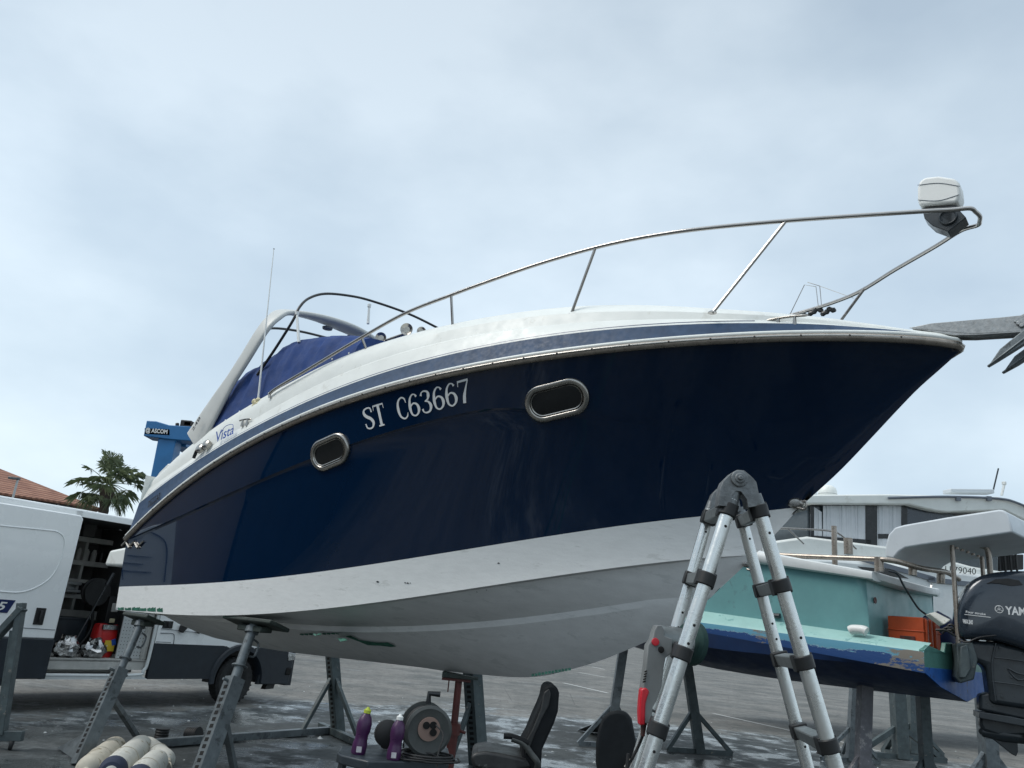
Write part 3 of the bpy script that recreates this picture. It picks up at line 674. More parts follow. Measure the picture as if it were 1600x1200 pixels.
for i in range(nC):
    s = s_a+(s_b-s_a)*i/(nC-1); zb = res_(bsp, s, 2)-.03; zt = res_(tsp, s, 2); fold = .012*math.sin(s*23)+.01*math.sin(s*41+1)
    e = min(1, i/4); zt = max(zt, zb+.06)
    prof = [(1.09, zb-.02), (1.075, zb+.03)]
    for k in range(1, 6): x = k/5; prof.append((1.075-.22*x**1.2+fold*math.sin(x*3.1), zb+.03+(zt-zb-.03)*math.sin(x*math.pi/2)))
    prof += [(.6, zt+.035+.01*math.sin(s*9)), (.3, zt+.05), (0, zt+.055)]
    rows.append([WB(s, t, z) for t, z in prof]+[WB(s, -t, z) for t, z in prof[-2::-1]])
cen = [np.mean(r, axis=0) for r in (rows[0], rows[-1])]
mb = MB(); mb.grid([[p*.03+cen[0]*.97 for p in rows[0]]]+rows+[[p*.03+cen[1]*.97 for p in rows[-1]]], 0)
cov = mb.build('boat_cover', 'canvas', angle=60); tag(cov, 'navy blue canvas cover drawn over the cockpit of the cruiser', 'boat cover')
mb = MB()
for i in range(3, nC-2, 6):
    mb = MB(); mb.lathe([(.009, 0), (.006, .006)], rows[i][1]+BV*.004, BV, 8); mb.build('press_stud', 'white', cov)
# green primer scuffs on the bottom
mb = MB()
def Bsurf(Q):
    s, t, z = st(Q); ps = pS(min(s, s1C-.01)); zk = zK(s)
    return z-(zk+(ps[1]-zk)*t/max(.05, ps[0]))+.02*4*max(0, (t/max(.05, ps[0]))*(1-t/max(.05, ps[0])))
def scuff(px):
    P = [raysolve(x, y, Bsurf, 3, 13) for x, y in px]
    if all(p is not None for p in P): mb.add([p+BV*.006-BZ*.006 for p in P], [tuple(range(len(P)))])
scuff([(541, 993), (549, 992), (562, 999), (575, 1001), (590, 1003), (607, 1003), (620, 1009), (612, 1010), (596, 1008), (575, 1007), (561, 1001), (550, 997)])
scuff([(528, 996), (540, 996), (545, 999), (534, 1000)])
for k in range(9): x = 470+k*7; scuff([(x, 989-k*.2), (x+6, 989.5-k*.2), (x+5, 992-k*.2), (x-1, 991-k*.2)])
for k in range(12): x = 832+k*5.2; y = 1054-(x-832)*.16; scuff([(x, y-3-random.random()*2), (x+4.5, y-3.5), (x+4, y+.5), (x, y+1)])
mb.build('primer_scuff', 'green', cruiser, dbl=0)
mb = MB()
for k in range(14):
    x = 183+k*5+random.random()*3; P = [raysolve(a, b, lambda Q: (lambda a: a[1]-Tz(a[0], a[2])-.003)(st(Q)), 3, 13) for a, b in ((x, 949+k*.2), (x+5, 948+random.random()*3), (x+5, 953+k*.25), (x, 953+k*.2))]
    if all(p is not None for p in P): mb.add(P, [(0, 1, 2, 3)])
mb.build('primer_scuff', 'green', cruiser, dbl=0)
mb = MB()
for x, y, r in ((590, 909, 3), (637, 911, 2.5), (633, 910.5, 2), (641, 911, 1.5), (779, 880, 2.5), (745, 925, 1.5), (760, 922, 1.5)):
    P = [raysolve(x+dx, y+dy, lambda Q: (lambda a: a[1]-Tz(a[0], a[2])-.003)(st(Q)), 3, 13) for dx, dy in ((-r, 0), (0, -r*.5), (r, .2), (.3, r*.5))]
    if all(p is not None for p in P): mb.add(P, [(0, 1, 2, 3)])
mb.build('scratch', 'outb2', cruiser, dbl=0)
# ================================================================== PROP STANDS
def stand(foot, head, label, bx, wpost=.10, m='galv', pin=True, brace=None, frac=.62, hole_n=16, base=None, plate=None, headw=.34, inner='galv', group='steel boat stands'):
    foot = V(foot, dtype=float); head = V(head, dtype=float); ax = nrm(head-foot); L = np.linalg.norm(head-foot)
    r = thing('boat_stand', (foot[0], foot[1], 0), label, 'boat stand', group)
    j = foot+ax*L*frac; side = nrm(np.cross(ax, V(bx, dtype=float))); fr = nrm(np.cross(side, ax))
    if fr[1] > 0: fr = -fr
    mb = MB(); mb.beam(foot, j, wpost, wpost*.9, up=fr, m=0); sd2 = nrm(np.cross(ax, fr))
    for k in range(hole_n):
        c = foot+ax*(L*frac)*(.12+.84*k/hole_n)
        for q, (u2, o) in enumerate(((sd2, fr), (fr, sd2), (fr, -sd2))):
            d_ = (wpost*.9 if q == 0 else wpost)/2
            if q == 0: continue
            mb.box(c+o*(d_+.001), (wpost*.36, .03, .003), (u2, ax, o), 1)
    mb.build('post', [m, 'hole'], r, bev=.006)
    mb = MB(); mb.tube([j-ax*.05, head-ax*.05], wpost*.33, 14); mb.lathe([(wpost*.48, -.02), (wpost*.48, .03)], head-ax*.10, ax, 14); mb.build('inner_tube', inner, r)
    if pin:
        mb = MB()
        mb.tube([j-ax*.04-sd2*.11, j-ax*.04+sd2*.09], .012, 8)
        c = j+ax*.10; mb.tube([c+(fr*math.cos(a)+sd2*math.sin(a))*wpost*.47 for a in [k*math.pi/6 for k in range(12)]], .009, 6, closed=True)
        h0 = head-ax*.16; mb.tube(smoothpath([h0+sd2*.05, h0+sd2*.11-ax*.02, h0+sd2*.11-ax*.12, h0+sd2*.06-ax*.14], 4), .009, 6)
        mb.build('locking_pin', m, r)
    mb = MB(); bu = BU; mb.box(head-V([0, 0, .03]), (headw, .22, .035), (bu, nrm(-BV*.8+BZ*-.25), nrm(np.cross(bu, -BV*.8+BZ*-.25)))); mb.box(head-V([0, 0, .075]), (headw*.5, .12, .05), (bu, nrm(-BV), BZ)); mb.build('head_pad', 'timber', r, bev=.01)
    if brace is not None:
        for bq in brace:
            mb = MB(); mb.beam(foot+ax*L*frac*.72, V(bq, dtype=float), .05, .05); mb.build('brace', m, r, bev=.004)
    if base is not None:
        mb = MB()
        for p, q in base: mb.beam(V(p)+BZ*.05, V(q)+BZ*.05, .08, .08)
        mb.build('base_beam', m, r, bev=.006)
    if plate is not None:
        mb = MB(); mb.prism([V(p, dtype=float) for p in plate], (.0, .02, 0)); mb.build('gusset', m, r, bev=.003)
    return r
sA = .42; hA = WB(sA, bC(sA)-.10, zC(sA)-.03); fA = G(122, 1196)
far1 = G(530, 1146)
stand(fA, hA, 'slanting grey steel stand under the stern corner of the navy cruiser, nearest the van', BU, .115, 'galv', brace=[G(222, 1163)], base=[(G(205, 1172), far1)],
      plate=[G(88, 1172)+BZ*.02, G(122, 1196)+BZ*.02, D(148, 1142, fA[1]+.1), D(152, 1135, fA[1]+.15)], headw=.5)
hB = WB(1.95, bC(1.95)-.12, zC(1.95)-.04); fB = G(296, 1262); print('stand', fA, hA, fB, hB, st(PL(395, 972, WB(0, 1.1, 0), BV)))
sB = st(raysolve(398, 962, lambda Q: (lambda a: a[1]-bC(a[0])+.08)(st(Q)), 3, 13)); hB = WB(sB[0], bC(sB[0])-.10, zC(sB[0])-.035)
stand(fB, hB, 'tall slanting steel stand in front, with chain pin, under the chine of the navy cruiser', BU, .125, 'galv', brace=[G(372, 1235)], frac=.66, headw=.72, base=[(G(260, 1290), G(700, 1212))])
Zp = lambda P, z: V([P[0], P[1], z])
f1 = G(529, 1150); t1 = D(517, 1015, f1[1]); stand(f1, Zp(t1, t1[2]+.05), 'upright steel stand with row of holes on the far side below the stern', BU, .135, 'galv2', frac=.95, pin=False, brace=[G(467, 1151), G(562, 1160)], base=[(G(560, 1168), G(500, 1140))])
f2 = G(748, 1196); t2 = D(737, 1040, f2[1]); stand(f2, Zp(t2, t2[2]+.03), 'upright steel stand behind the red prop under the middle of the hull', BU, .17, 'galv2', frac=.96, pin=False, brace=[G(700, 1200)])
# red adjustable prop
pr_ = D(713, 1210, 7.3); 
kq = WB(3.75, 0, zK(3.75)); kb = V([PL(712, 1100, kq, BV)[0], PL(712, 1100, kq, BV)[1], 0])
kt = PL(717, 1062, kq, BV); kb = PL(706, 1215, kq, BV); kb = V([kt[0]-.02, kt[1], 0])
prp = thing('adjustable_prop', kb, 'rusty red screw prop standing under the keel of the cruiser', 'steel prop')
k2 = PL(711, 1140, kq, BV)
mb = MB(); mb.tube([kb, kb*.0+V([kt[0], kt[1], k2[2]])], .042, 14); mb.lathe([(.1, 0), (.1, .008)], kb, BZ, 4); mb.build('outer_tube', 'redsteel', prp)
mb = MB(); mb.tube([V([kt[0], kt[1], k2[2]]), kt-BZ*.01], .03, 14); mb.build('inner_tube', 'redsteel', prp)
mb = MB(); mb.lathe([(.055, -.04), (.055, .04), (.045, .05)], V([kt[0], kt[1], k2[2]]), BZ, 16); mb.tube([V([kt[0], kt[1], k2[2]])-V([.16, 0, -.05]), V([kt[0], kt[1], k2[2]])+V([.10, 0, -.02])], .012, 8); mb.build('collar_nut', 'redsteel', prp)
mb = MB(); mb.box(kt+V([-.02, 0, .0]), (.24, .14, .02)); mb.tube([kt+V([-.08, -.05, 0]), kt+V([-.08, -.05, -.1])], .006, 6); mb.build('head_plate', 'redsteel', prp)
mb = MB(); mb.prism([kt+V([-.14, -.1, .055]), kt+V([.16, -.1, .03]), kt+V([.16, -.1, .015]), kt+V([-.14, -.1, .015])], (0, .2, 0)); mb.build('wooden_wedge', 'timber', prp)

# trolley frame at far left
T0 = G(15, 1172); tr = thing('trolley_stand', T0, 'dark steel frame stand on caster wheels cut off at the left edge', 'trolley')
mb = MB(); Yt = T0[1]; q = lambda x, y, dy=0: D(x, y, Yt+dy)
mb.beam(q(34, 942), q(3, 1148), .09, .06); mb.beam(q(36, 950), q(-60, 1055), .11, .06); mb.beam(q(20, 985), q(-4, 1145), .05, .04); mb.tube([q(34, 952, -.05), q(34, 952, .05)], .018, 10)
mb.tube([q(6, 975), q(-2, 992)], .02, 8)
mb.build('frame', 'galv2', tr, bev=.005)
mb = MB(); mb.beam(q(-60, 1150), q(36, 1150), .06, .09); mb.build('base_beam', 'galv2', tr, bev=.006)
for px in ((17, 1165), (-45, 1165)):
    c = q(*px); c = V([c[0], c[1], .048]); mb = MB(); mb.lathe([(.02, -.016), (.045, -.016), (.048, -.008), (.048, .008), (.045, .016), (.02, .016)], c, (.9, .4, 0), 20); cw = mb.build('caster_wheel', 'tyre', tr)
    mb = MB(); mb.box(c+V([0, 0, .05]), (.05, .05, .012)); mb.beam(c+V([.0, 0, 0]), c+V([0, 0, .06]), .05, .008); mb.build('caster_fork', 'galv', cw)

# ================================================================== LADDER
YN, YF = 2.25, 2.85
lad = thing('telescopic_ladder', Zp(D(1155, 750, (YN+YF)/2), 0), 'telescopic aluminium stepladder with black collars opened in front of the bow', 'ladder')
def leg(px, Y, rs, name='stile'):
    """px: top and bottom pixels in the vertical plane at depth Y, carried on to the ground"""
    A = D(*px[0], Y); B = D(*px[1], Y); k = A[2]/(A[2]-B[2]); F = A+(B-A)*k; F[2] = .012
    mb = MB(); n = 6; mb.tube([A, A+(F-A)*.02], rs*.97, 20)
    for i in range(n):
        a = A+(F-A)*(i/n); b = A+(F-A)*((i+1)/n); r = rs*(1+.035*i)
        mb.tube([a, b], r, 24)
        mb.tube([a+(b-a)*.0, a+(b-a)*.012], r*1.03, 24)
        for k2 in (.45,): mb.tube([a+(b-a)*k2, a+(b-a)*(k2+.006)], r*1.012, 24)
        for dz in (.10, .25):
            c = a+(b-a)*dz; mb.lathe([(.0045, r*.98), (.003, r+.0015)], c, (.15, -1, .1), 8, m=1)
    o = mb.build(name, ['alu', 'hole'], lad, angle=30)
    mb = MB(); mb.tube([F, F+(A-F)*.03], rs*1.45, 20); mb.build('foot_cap', 'band', o)
    return A, F
LN = leg(((1143, 781), (1012, 1195)), YN, .0195); RN = leg(((1184, 789), (1302, 1190)), YN, .0195)
LF = leg(((1110, 797), (995, 1195)), YF, .0195); RF = leg(((1158, 806), (1251, 1160)), YF, .0195)
def at(L, y, Y):                                             # point of a leg at picture row y
    A, F = L; lo_, hi_ = 0., 1.
    def row(P): v = P-EYE; z = v@_F; return 600-CF*(v@_U)/z
    for _ in range(40):
        m_ = (lo_+hi_)/2
        if row(A+(F-A)*m_) < y: lo_ = m_
        else: hi_ = m_
    return A+(F-A)*lo_
def rung(La, ya, Lb, yb, Y1=YN, Y2=YF):
    a = at(La, ya, Y1); b = at(Lb, yb, Y2); da = nrm(La[1]-La[0]); db = nrm(Lb[1]-Lb[0])
    d = b-a; x = nrm(np.cross(d, da)); mb = MB()
    mb.prism([a+da*.02+x*.016, a+da*.02-x*.016, a-da*.016-x*.02, a-da*.016+x*.02], d); o = mb.build('rung', 'aludark', lad, bev=.004)
    for P, dd in ((a, da), (b, db)):
        mb = MB(); mb.tube([P-dd*.018, P+dd*.018], .0255, 24); mb.box(P+(d if P is a else -d)*.06, (.05, .045, .08), (x, dd, nrm(d)*1.)); mb.build('collar', 'band', o, bev=.003)
for ya, yb in ((797, 810), (905, 905), (1021, 1008), (1140, 1118)): rung(LN, ya, LF, yb)
for ya, yb in ((799, 814), (915, 922), (1035, 1029), (1165, 1141)): rung(RN, ya, RF, yb)
def more(L1, L2, f): 
    pass
for L1, L2 in ((LN, LF), (RN, RF)):
    for f in (.80,):
        a = L1[0]+(L1[1]-L1[0])*f; b = L2[0]+(L2[1]-L2[0])*f; mb = MB(); mb.beam(a, b, .03, .035); o = mb.build('rung', 'aludark', lad, bev=.004)
# hinges
def hinge(Y, pts, c, name='hinge'):
    mb = MB(); P = [D(x, y, Y-.022) for x, y in pts]; mb.prism(P, (0, .044, 0)); c1 = D(*c, Y-.022)
    for r_, o in ((.024, .006), (.015, .01), (.007, .016)): mb.lathe([(r_, 0), (r_, o), (r_*.8, o+.002)], c1, (0, -1, 0), 22)
    return mb.build(name, 'castalu', lad, bev=.006, seg=3)
hp = [(1123, 790), (1125, 765), (1130, 752), (1143, 739), (1152, 734), (1163, 735), (1175, 745), (1182, 753), (1186, 772), (1189, 790), (1169, 793), (1167, 780), (1158, 768), (1150, 767), (1144, 775), (1143, 792)]
hinge(YN, hp, (1155, 748))
sc_ = .74; hinge(YF, [(1130+(x-1155)*sc_+3, 782+(y-767)*sc_) for x, y in hp], (1132, 768))
for L in (LN, RN, LF, RF):
    A, F = L; mb = MB(); d = nrm(F-A); mb.tube([A-d*.03, A+d*.02], [.018, .0215], 20); mb.build('hinge_socket', 'castalu', lad)

# polisher hanging on the ladder
YP = YN+.13
pol = thing('power_polisher', D(1015, 1110, YP), 'grey and red power polisher hanging on the left side of the ladder', 'power tool')
f_ = lambda x, y, o=0: D(x, y, YP+o)
bodyp = [(1023, 985), (1027, 977), (1034, 977), (1038, 984), (1038, 994), (1050, 998), (1050, 1020), (1040, 1028), (1037, 1045), (1034, 1072), (1026, 1095), (1020, 1105), (1018, 1130), (1007, 1130), (1002, 1128), (1005, 1075), (1010, 1040), (1013, 1008), (1020, 998)]
mb = MB(); mb.prism([f_(x, y, -.03) for x, y in bodyp], (0, .06, 0))
for k in range(5): mb.beam(f_(1004+k*.7, 1066-k*4, -.033), f_(1009+k*.6, 1064-k*4, -.033), .004, .004, m=1)
mb.build('body', ['toolgrey', 'hole'], pol, bev=.014, seg=3)
mb = MB(); trig = [(1002, 1077), (1009, 1074), (1015, 1080), (1011, 1092), (1009, 1100), (1008, 1133), (1000, 1134), (999, 1112), (1000, 1095)]; mb.prism([f_(x, y, -.034) for x, y in trig], (0, .04, 0)); mb.build('trigger_grip', 'toolred', pol, bev=.004)
mb = MB(); mb.lathe([(.011, 0), (.010, .005), (0, .006)], f_(1024, 1003, -.03), (0, -1, 0), 16); mb.build('badge', 'toolred', pol); mb = MB(); mb.lathe([(.009, 0), (.008, .006), (0, .007)], f_(1033, 1015, -.03), (0, -1, 0), 14); mb.build('screw_cap', 'hole', pol)
mb = MB(); c = f_(1056, 1002, .03); mb.lathe([(.035, -.06), (.04, 0), (.038, .04)], c, nrm(V([1, .35, -.1])), 20); mb.build('gear_head', 'aludark', pol)
mb = MB(); c = f_(1077, 1004, .1); ax_ = nrm(V([1, .5, -.1])); mb.lathe([(.055, -.012), (.064, 0), (.064, .018), (.045, .03)], c, ax_, 28); mb.build('polishing_pad', 'pad', pol)
mb = MB(); mb.tube([f_(1006, 1128), f_(1004, 1150)], [.009, .006], 10, m=0); mb.tube(smoothpath([f_(1004, 1150), f_(998, 1165, .02), f_(988, 1185, .03), f_(981, 1200, .03), f_(975, 1240, .02), V([f_(970, 1240)[0]-.05, YP, .02]), V([f_(970, 1240)[0]-.5, YP+.4, .01])], 6), .0042, 8, m=1); mb.build('power_cord', ['redsteel', 'black'], pol)

# ================================================================== FOREGROUND BITS
# office chair seen from the side
YC = 6.3
def chair(label, name='office_chair'):
    return None
C1 = D(845, 1200, YC); ch = thing('office_chair', Zp(C1, 0), 'worn black office chair with high back and curved armrest, facing left', 'chair', 'discarded chairs')
f_ = lambda x, y, o=0: D(x, y, YC+o)
bk = [(851, 1076), (856, 1071), (864, 1070), (871, 1074), (874, 1083), (872, 1112), (866, 1130), (856, 1152), (847, 1172), (845, 1210), (822, 1212), (816, 1200), (815, 1165), (826, 1145), (836, 1120), (843, 1105), (848, 1092)]
mb = MB(); mb.prism([f_(x, y, -.2) for x, y in bk], (0, .42, 0)); mb.build('backrest', 'chairmesh', ch, bev=.03, seg=3)
mb = MB(); fr_ = [(850, 1082), (858, 1076), (861, 1085), (858, 1102), (846, 1125), (836, 1148), (828, 1168), (821, 1180), (821, 1160), (832, 1140), (841, 1118), (845, 1108)]; mb.prism([f_(x, y, -.212) for x, y in fr_], (0, .02, 0)); mb.build('side_panel', 'chairfab', ch, bev=.006)
mb = MB(); se = [(735, 1183), (742, 1176), (758, 1174), (775, 1176), (800, 1181), (822, 1186), (830, 1200), (800, 1206), (760, 1204), (740, 1200)]; mb.prism([f_(x, y, -.24) for x, y in se], (0, .5, 0)); mb.build('seat', 'chairfab', ch, bev=.03, seg=3)
mb = MB(); mb.tube(smoothpath([f_(787, 1150, -.27), f_(800, 1151, -.27), f_(815, 1156, -.27), f_(826, 1162, -.27)], 5), .02, 10, m=0); mb.tube(smoothpath([f_(800, 1154, -.27), f_(818, 1162, -.27), f_(830, 1178, -.27), f_(840, 1192, -.27), f_(838, 1204, -.22)], 5), .021, 12, m=1); mb.build('armrest', ['chairmesh', 'reelgrey'], ch)
mb = MB(); mb.tube(smoothpath([f_(800, 1154, .27), f_(818, 1162, .27), f_(830, 1178, .27), f_(840, 1192, .27)], 5), .021, 12); mb.build('armrest', 'reelgrey', ch)
mb = MB(); sx_ = f_(785, 1200); mb.tube([V([sx_[0], YC, .08]), V([sx_[0], YC, sx_[2]-.02])], .028, 12)
for k in range(5): a = k*1.2566+.3; e = V([sx_[0]+.3*math.cos(a), YC+.3*math.sin(a), .07]); mb.beam(V([sx_[0], YC, .11]), e, .045, .03); mb.lathe([(.012, -.02), (.03, -.02), (.03, .02), (.012, .02)], e-V([0, 0, .038]), (math.sin(a), -math.cos(a), 0), 14)
mb.build('wheeled_base', 'blackgloss', ch)
# oval-backed chair seen from behind
YD = 5.6; D1 = D(965, 1200, YD); ch2 = thing('office_chair', Zp(D1, 0), 'black chair showing the bare back of its oval shell beside the ladder foot', 'chair', 'discarded chairs')
f_ = lambda x, y, o=0: D(x, y, YD+o)
ov = [(934, 1215), (930, 1190), (931, 1160), (934, 1140), (941, 1122), (951, 1113), (965, 1110), (978, 1113), (986, 1124), (990, 1145), (993, 1165), (992, 1190), (986, 1215), (975, 1240), (950, 1240)]
mb = MB(); mb.prism([f_(x, y, 0) for x, y in ov], (.02, .08, 0)); mb.build('backrest', 'chairmesh', ch2, bev=.02, seg=3)
mb = MB(); mb.tube(smoothpath([f_(978, 1200, -.03), f_(986, 1190, -.03), f_(993, 1188, 0), f_(1000, 1200, .1), f_(1000, 1230, .3)], 5), .018, 10); mb.build('back_bar', 'chrome', ch2)
mb = MB(); c = V([D1[0]+.05, YD+.35, .50]); mb.lathe([(.2, -.04), (.24, -.02), (.24, .02), (.2, .045), (0, .05)], c, BZ, 24); mb.build('seat', 'chairfab', ch2)
mb = MB(); mb.tube([V([c[0], c[1], .08]), c-BZ*.04], .028, 12); mb.beam(c-V([0, .1, .03]), f_(965, 1235, .03), .06, .02)
for k in range(5): a = k*1.2566; e = V([c[0]+.3*math.cos(a), c[1]+.3*math.sin(a), .07]); mb.beam(V([c[0], c[1], .1]), e, .045, .03); mb.lathe([(.012, -.02), (.03, -.02), (.03, .02), (.012, .02)], e-V([0, 0, .038]), (math.sin(a), -math.cos(a), 0), 14)
mb.build('wheeled_base', 'blackgloss', ch2)
# plastic table
YT = 5.0
zt = D(540, 1180, 5.25)[2]; tp = lambda x, y: G(x, y, zt)
tbc = [tp(527, 1176), tp(533, 1166), tp(640, 1160), tp(700, 1168), tp(703, 1180), tp(700, 1190), tp(575, 1189), tp(536, 1180)]
print('table z', zt, [list(np.round(p, 2)) for p in tbc])
tb_ = thing('plastic_table', Zp(np.mean(tbc, axis=0), 0), 'low dark plastic table carrying the purple bottles and the cable reel', 'table')
mb = MB(); mb.prism(tbc, (0, 0, -.055)); mb.build('tabletop', 'table', tb_, bev=.01, seg=3)
cx, cy = np.mean([p[0] for p in tbc]), np.mean([p[1] for p in tbc])
for p in (tbc[0], tbc[2], tbc[3], tbc[5], tbc[6]):
    a = p+(V([cx, cy, zt])-p)*.12; b = p+(V([cx, cy, zt])-p)*-.04; mb = MB(); mb.beam(Zp(a, zt-.04), Zp(b, .0), .06, .035); mb.build('leg', 'table', tb_, bev=.008)
def bottle(px, hpx, label, cap, tilt=0):
    B = G(*px, zt); sc2 = (np.linalg.norm(B-EYE))/CF; H = hpx*sc2; R2 = H*.165
    r = thing('spray_bottle', B, label, 'bottle', 'purple bottles on the plastic table')
    ax_ = nrm(V([tilt, 0, 1])); mb = MB(); mb.lathe([(R2*.9, 0), (R2, .01), (R2, H*.22), (R2*.86, H*.3), (R2*.86, H*.42), (R2, H*.5), (R2, H*.66), (R2*.8, H*.78), (R2*.45, H*.86), (R2*.4, H*.88)], B, ax_, 22); mb.build('body', 'purple', r)
    mb = MB(); mb.lathe([(R2*.5, H*.87), (R2*.5, H*.94), (R2*.3, H*.96), (R2*.16, H*1.0)], B, ax_, 14); mb.build('cap', cap, r)
    mb = MB(); n_ = nrm(V([EYE[0]-B[0], EYE[1]-B[1], 0])); x_ = V([-n_[1], n_[0], 0]); c = B+ax_*H*.12+n_*(R2+.0015)
    mb.box(c, (R2*.7, .002, H*.12), (x_, n_, BZ)); mb.build('label', 'label', r)
bottle((559, 1178), 62, 'purple bottle with lime green cap at the table edge', 'lime', .1)
bottle((614, 1187), 60, 'purple bottle with pale nozzle standing in front of the cable reel', 'white', .05)
# grinder behind the bottle
c = G(601, 1172, zt); gr = thing('angle_grinder', c, 'black and teal grinder lying behind the purple bottle', 'power tool')
mb = MB(); s2 = np.linalg.norm(c-EYE)/CF; mb.lathe([(14*s2, -7*s2), (18*s2, 0), (18*s2, 8*s2), (10*s2, 12*s2)], c+BZ*22*s2, (.3, -1, .1), 22); mb.build('guard', 'black', gr)
mb = MB(); mb.tube([c+BZ*10*s2, c+BZ*10*s2+V([.02, .25, .02])], 9*s2, 14); mb.tube(smoothpath([c+BZ*20*s2, c+V([18*s2, 0, 36*s2]), c+V([24*s2, 0, 28*s2]), c+V([26*s2, 0, 5*s2])], 5), .005, 6); mb.lathe([(0, -4*s2), (4*s2, 0), (0, 4*s2)], c+V([20*s2, 0, 38*s2]), BZ, 10); mb.build('body', 'black', gr)
# cable reel
c = G(664, 1186, zt); s2 = np.linalg.norm(c-EYE)/CF; ctr = c+BZ*37*s2; rx = nrm(V([.28, -.95, -.05]))
cr = thing('cable_reel', c, 'black cable reel with round socket plate on the plastic table', 'cable reel')
mb = MB(); mb.lathe([(34*s2, 0), (34*s2, .012), (30*s2, .02), (26*s2, .014), (0, .014)], ctr, rx, 36); mb.build('front_disc', 'reelgrey', cr)
mb = MB(); mb.lathe([(34*s2, -.16), (34*s2, -.145), (15*s2, -.14)], ctr, rx, 36); mb.build('rear_disc', 'reelgrey', cr)
mb = MB(); prof = [(24*s2, -.14)]+[(28*s2+(.006 if k % 2 else -.004), -.135+k*.0085) for k in range(16)]+[(24*s2, -.002)]; mb.lathe(prof, ctr, rx, 36); mb.build('cable_coil', 'black', cr, angle=80)
mb = MB(); mb.lathe([(16*s2, .014), (16*s2, .026), (0, .028)], ctr+V([-.0, 0, 3*s2]), rx, 28); sp = mb.build('socket_plate', 'reelsock', cr)
x_ = nrm(np.cross(rx, BZ))*-1
for dx, dz in ((-5, 8), (5, 7), (-6, -4)): mb = MB(); mb.lathe([(5*s2, .026), (5*s2, .036), (0, .036)], ctr-x_*dx*s2+BZ*(dz+3)*s2*.8, rx, 16); mb.build('socket', 'hole', sp)
mb = MB(); h = ctr+BZ*33*s2; mb.tube([h-rx*.08, h-rx*.08+BZ*14*s2, h-rx*.08+BZ*14*s2+V([16*s2, 0, 0])], 4.2*s2, 10); mb.build('handle', 'blackgloss', cr)
mb = MB(); mb.tube(smoothpath([ctr+rx*.02-BZ*30*s2-x_*-12*s2, c+V([-.12, -.02, .05]), c+V([-.16, -.12, .012]), c+V([.0, -.16, .012]), c+V([.2, -.1, .012]), c+V([.2, .05, .012])], 6), .006, 8)
mb.tube(smoothpath([ctr+rx*.04+BZ*10*s2+V([8*s2, 0, 0]), c+V([.1, -.08, .15]), c+V([.08, -.12, .02]), c+V([.12, -.2, -.2]), c+V([.1, -.2, -.5]), c+V([.12, -.3, -zt+.02])], 6), .005, 8); mb.build('loose_cable', 'black', cr)
mb = MB()
for i in range(3): mb.tube([c+(V([.02, -.05, .008+i*.014]))+V([math.cos(a)*(.17-.01*i), math.sin(a)*.11, 0]) for a in [k*math.pi/12 for k in range(24)]], .0065, 7, closed=True)
mb.build('floor_coil', 'black', cr)

# fenders at bottom left
def fender(px0, px1, r, label, m, end, z=None):
    A = G(*px0, r); B = G(*px1, r); d = nrm(B-A); L = np.linalg.norm(B-A)
    t = thing('boat_fender', Zp((A+B)/2, 0), label, 'fender', 'boat fenders lying on the asphalt')
    if z: A = A+BZ*z; B = B+BZ*z
    mb = MB(); mb.lathe([(r*.25, .0), (r*.7, .03), (r*.95, .07), (r, .13), (r*1.02, L*.5), (r, L-.13), (r*.93, L-.07), (r*.6, L-.02), (r*.2, L)], A, d, 28); mb.build('sleeve', m, t)
    mb = MB(); mb.lathe([(0, -.004), (r*.72, .025), (r*.965, .068), (r*1.02, .12)], A, d, 28, cap=False) if end else mb.lathe([(.02, -.04), (.035, 0), (.02, .02)], A, d, 10)
    mb.build('end_cap' if end else 'tied_end', end or 'fendercream', t)
    mb = MB(); mb.tube([A+d*L*.4+(np.cross(d, BZ)*math.cos(a)+BZ*math.sin(a))*(r*1.03) for a in [k*math.pi/12 for k in range(24)]], .005, 6, closed=True); mb.build('cord', 'fendercream', t); mb = MB()
    mb.tube(smoothpath([A, A-d*.06+V([.02, -.02, 0]), A-d*.03+V([.06, -.05, -r*.5])], 4), .006, 6); mb.build('cord', 'fendercream', t)
fender((134, 1205), (182, 1166), .105, 'dirty cream boat fender with a tied end, leftmost of the pile', 'fendercream', None)
fender((172, 1208), (222, 1165), .112, 'white boat fender with a dark navy end between two paler ones', 'fender', 'fendernavy')
fender((262, 1190), (226, 1163), .09, 'plain white fender lying behind at the right of the pile', 'fender', None)
fender((212, 1222), (246, 1188), .11, 'white fender with dark end nearest the camera', 'fender', 'fendernavy')
for px, lab, ax_ in (((250, 1162), 'short black ribbed rubber tube standing on the asphalt by the beam', (0, 0, 1)), ((291, 1158), 'short black ribbed rubber tube lying on its side by the beam', (.9, -.35, .1))):
    P = G(*px, 0); mb = MB(); r = .075; L = .15; base = P if ax_[2] == 1 else P+BZ*r
    prof = []
    for k in range(12): prof += [(r*(1 if k % 2 else .93), L*k/11)]
    mb.lathe(prof, base, ax_, 20); mb.lathe([(r*.8, L+.001), (0, L+.001)], base, ax_, 20, cap=False); o = mb.build('rubber_sleeve', 'black', angle=25); tag(o, lab, 'rubber tube', 'black rubber tubes on the ground')
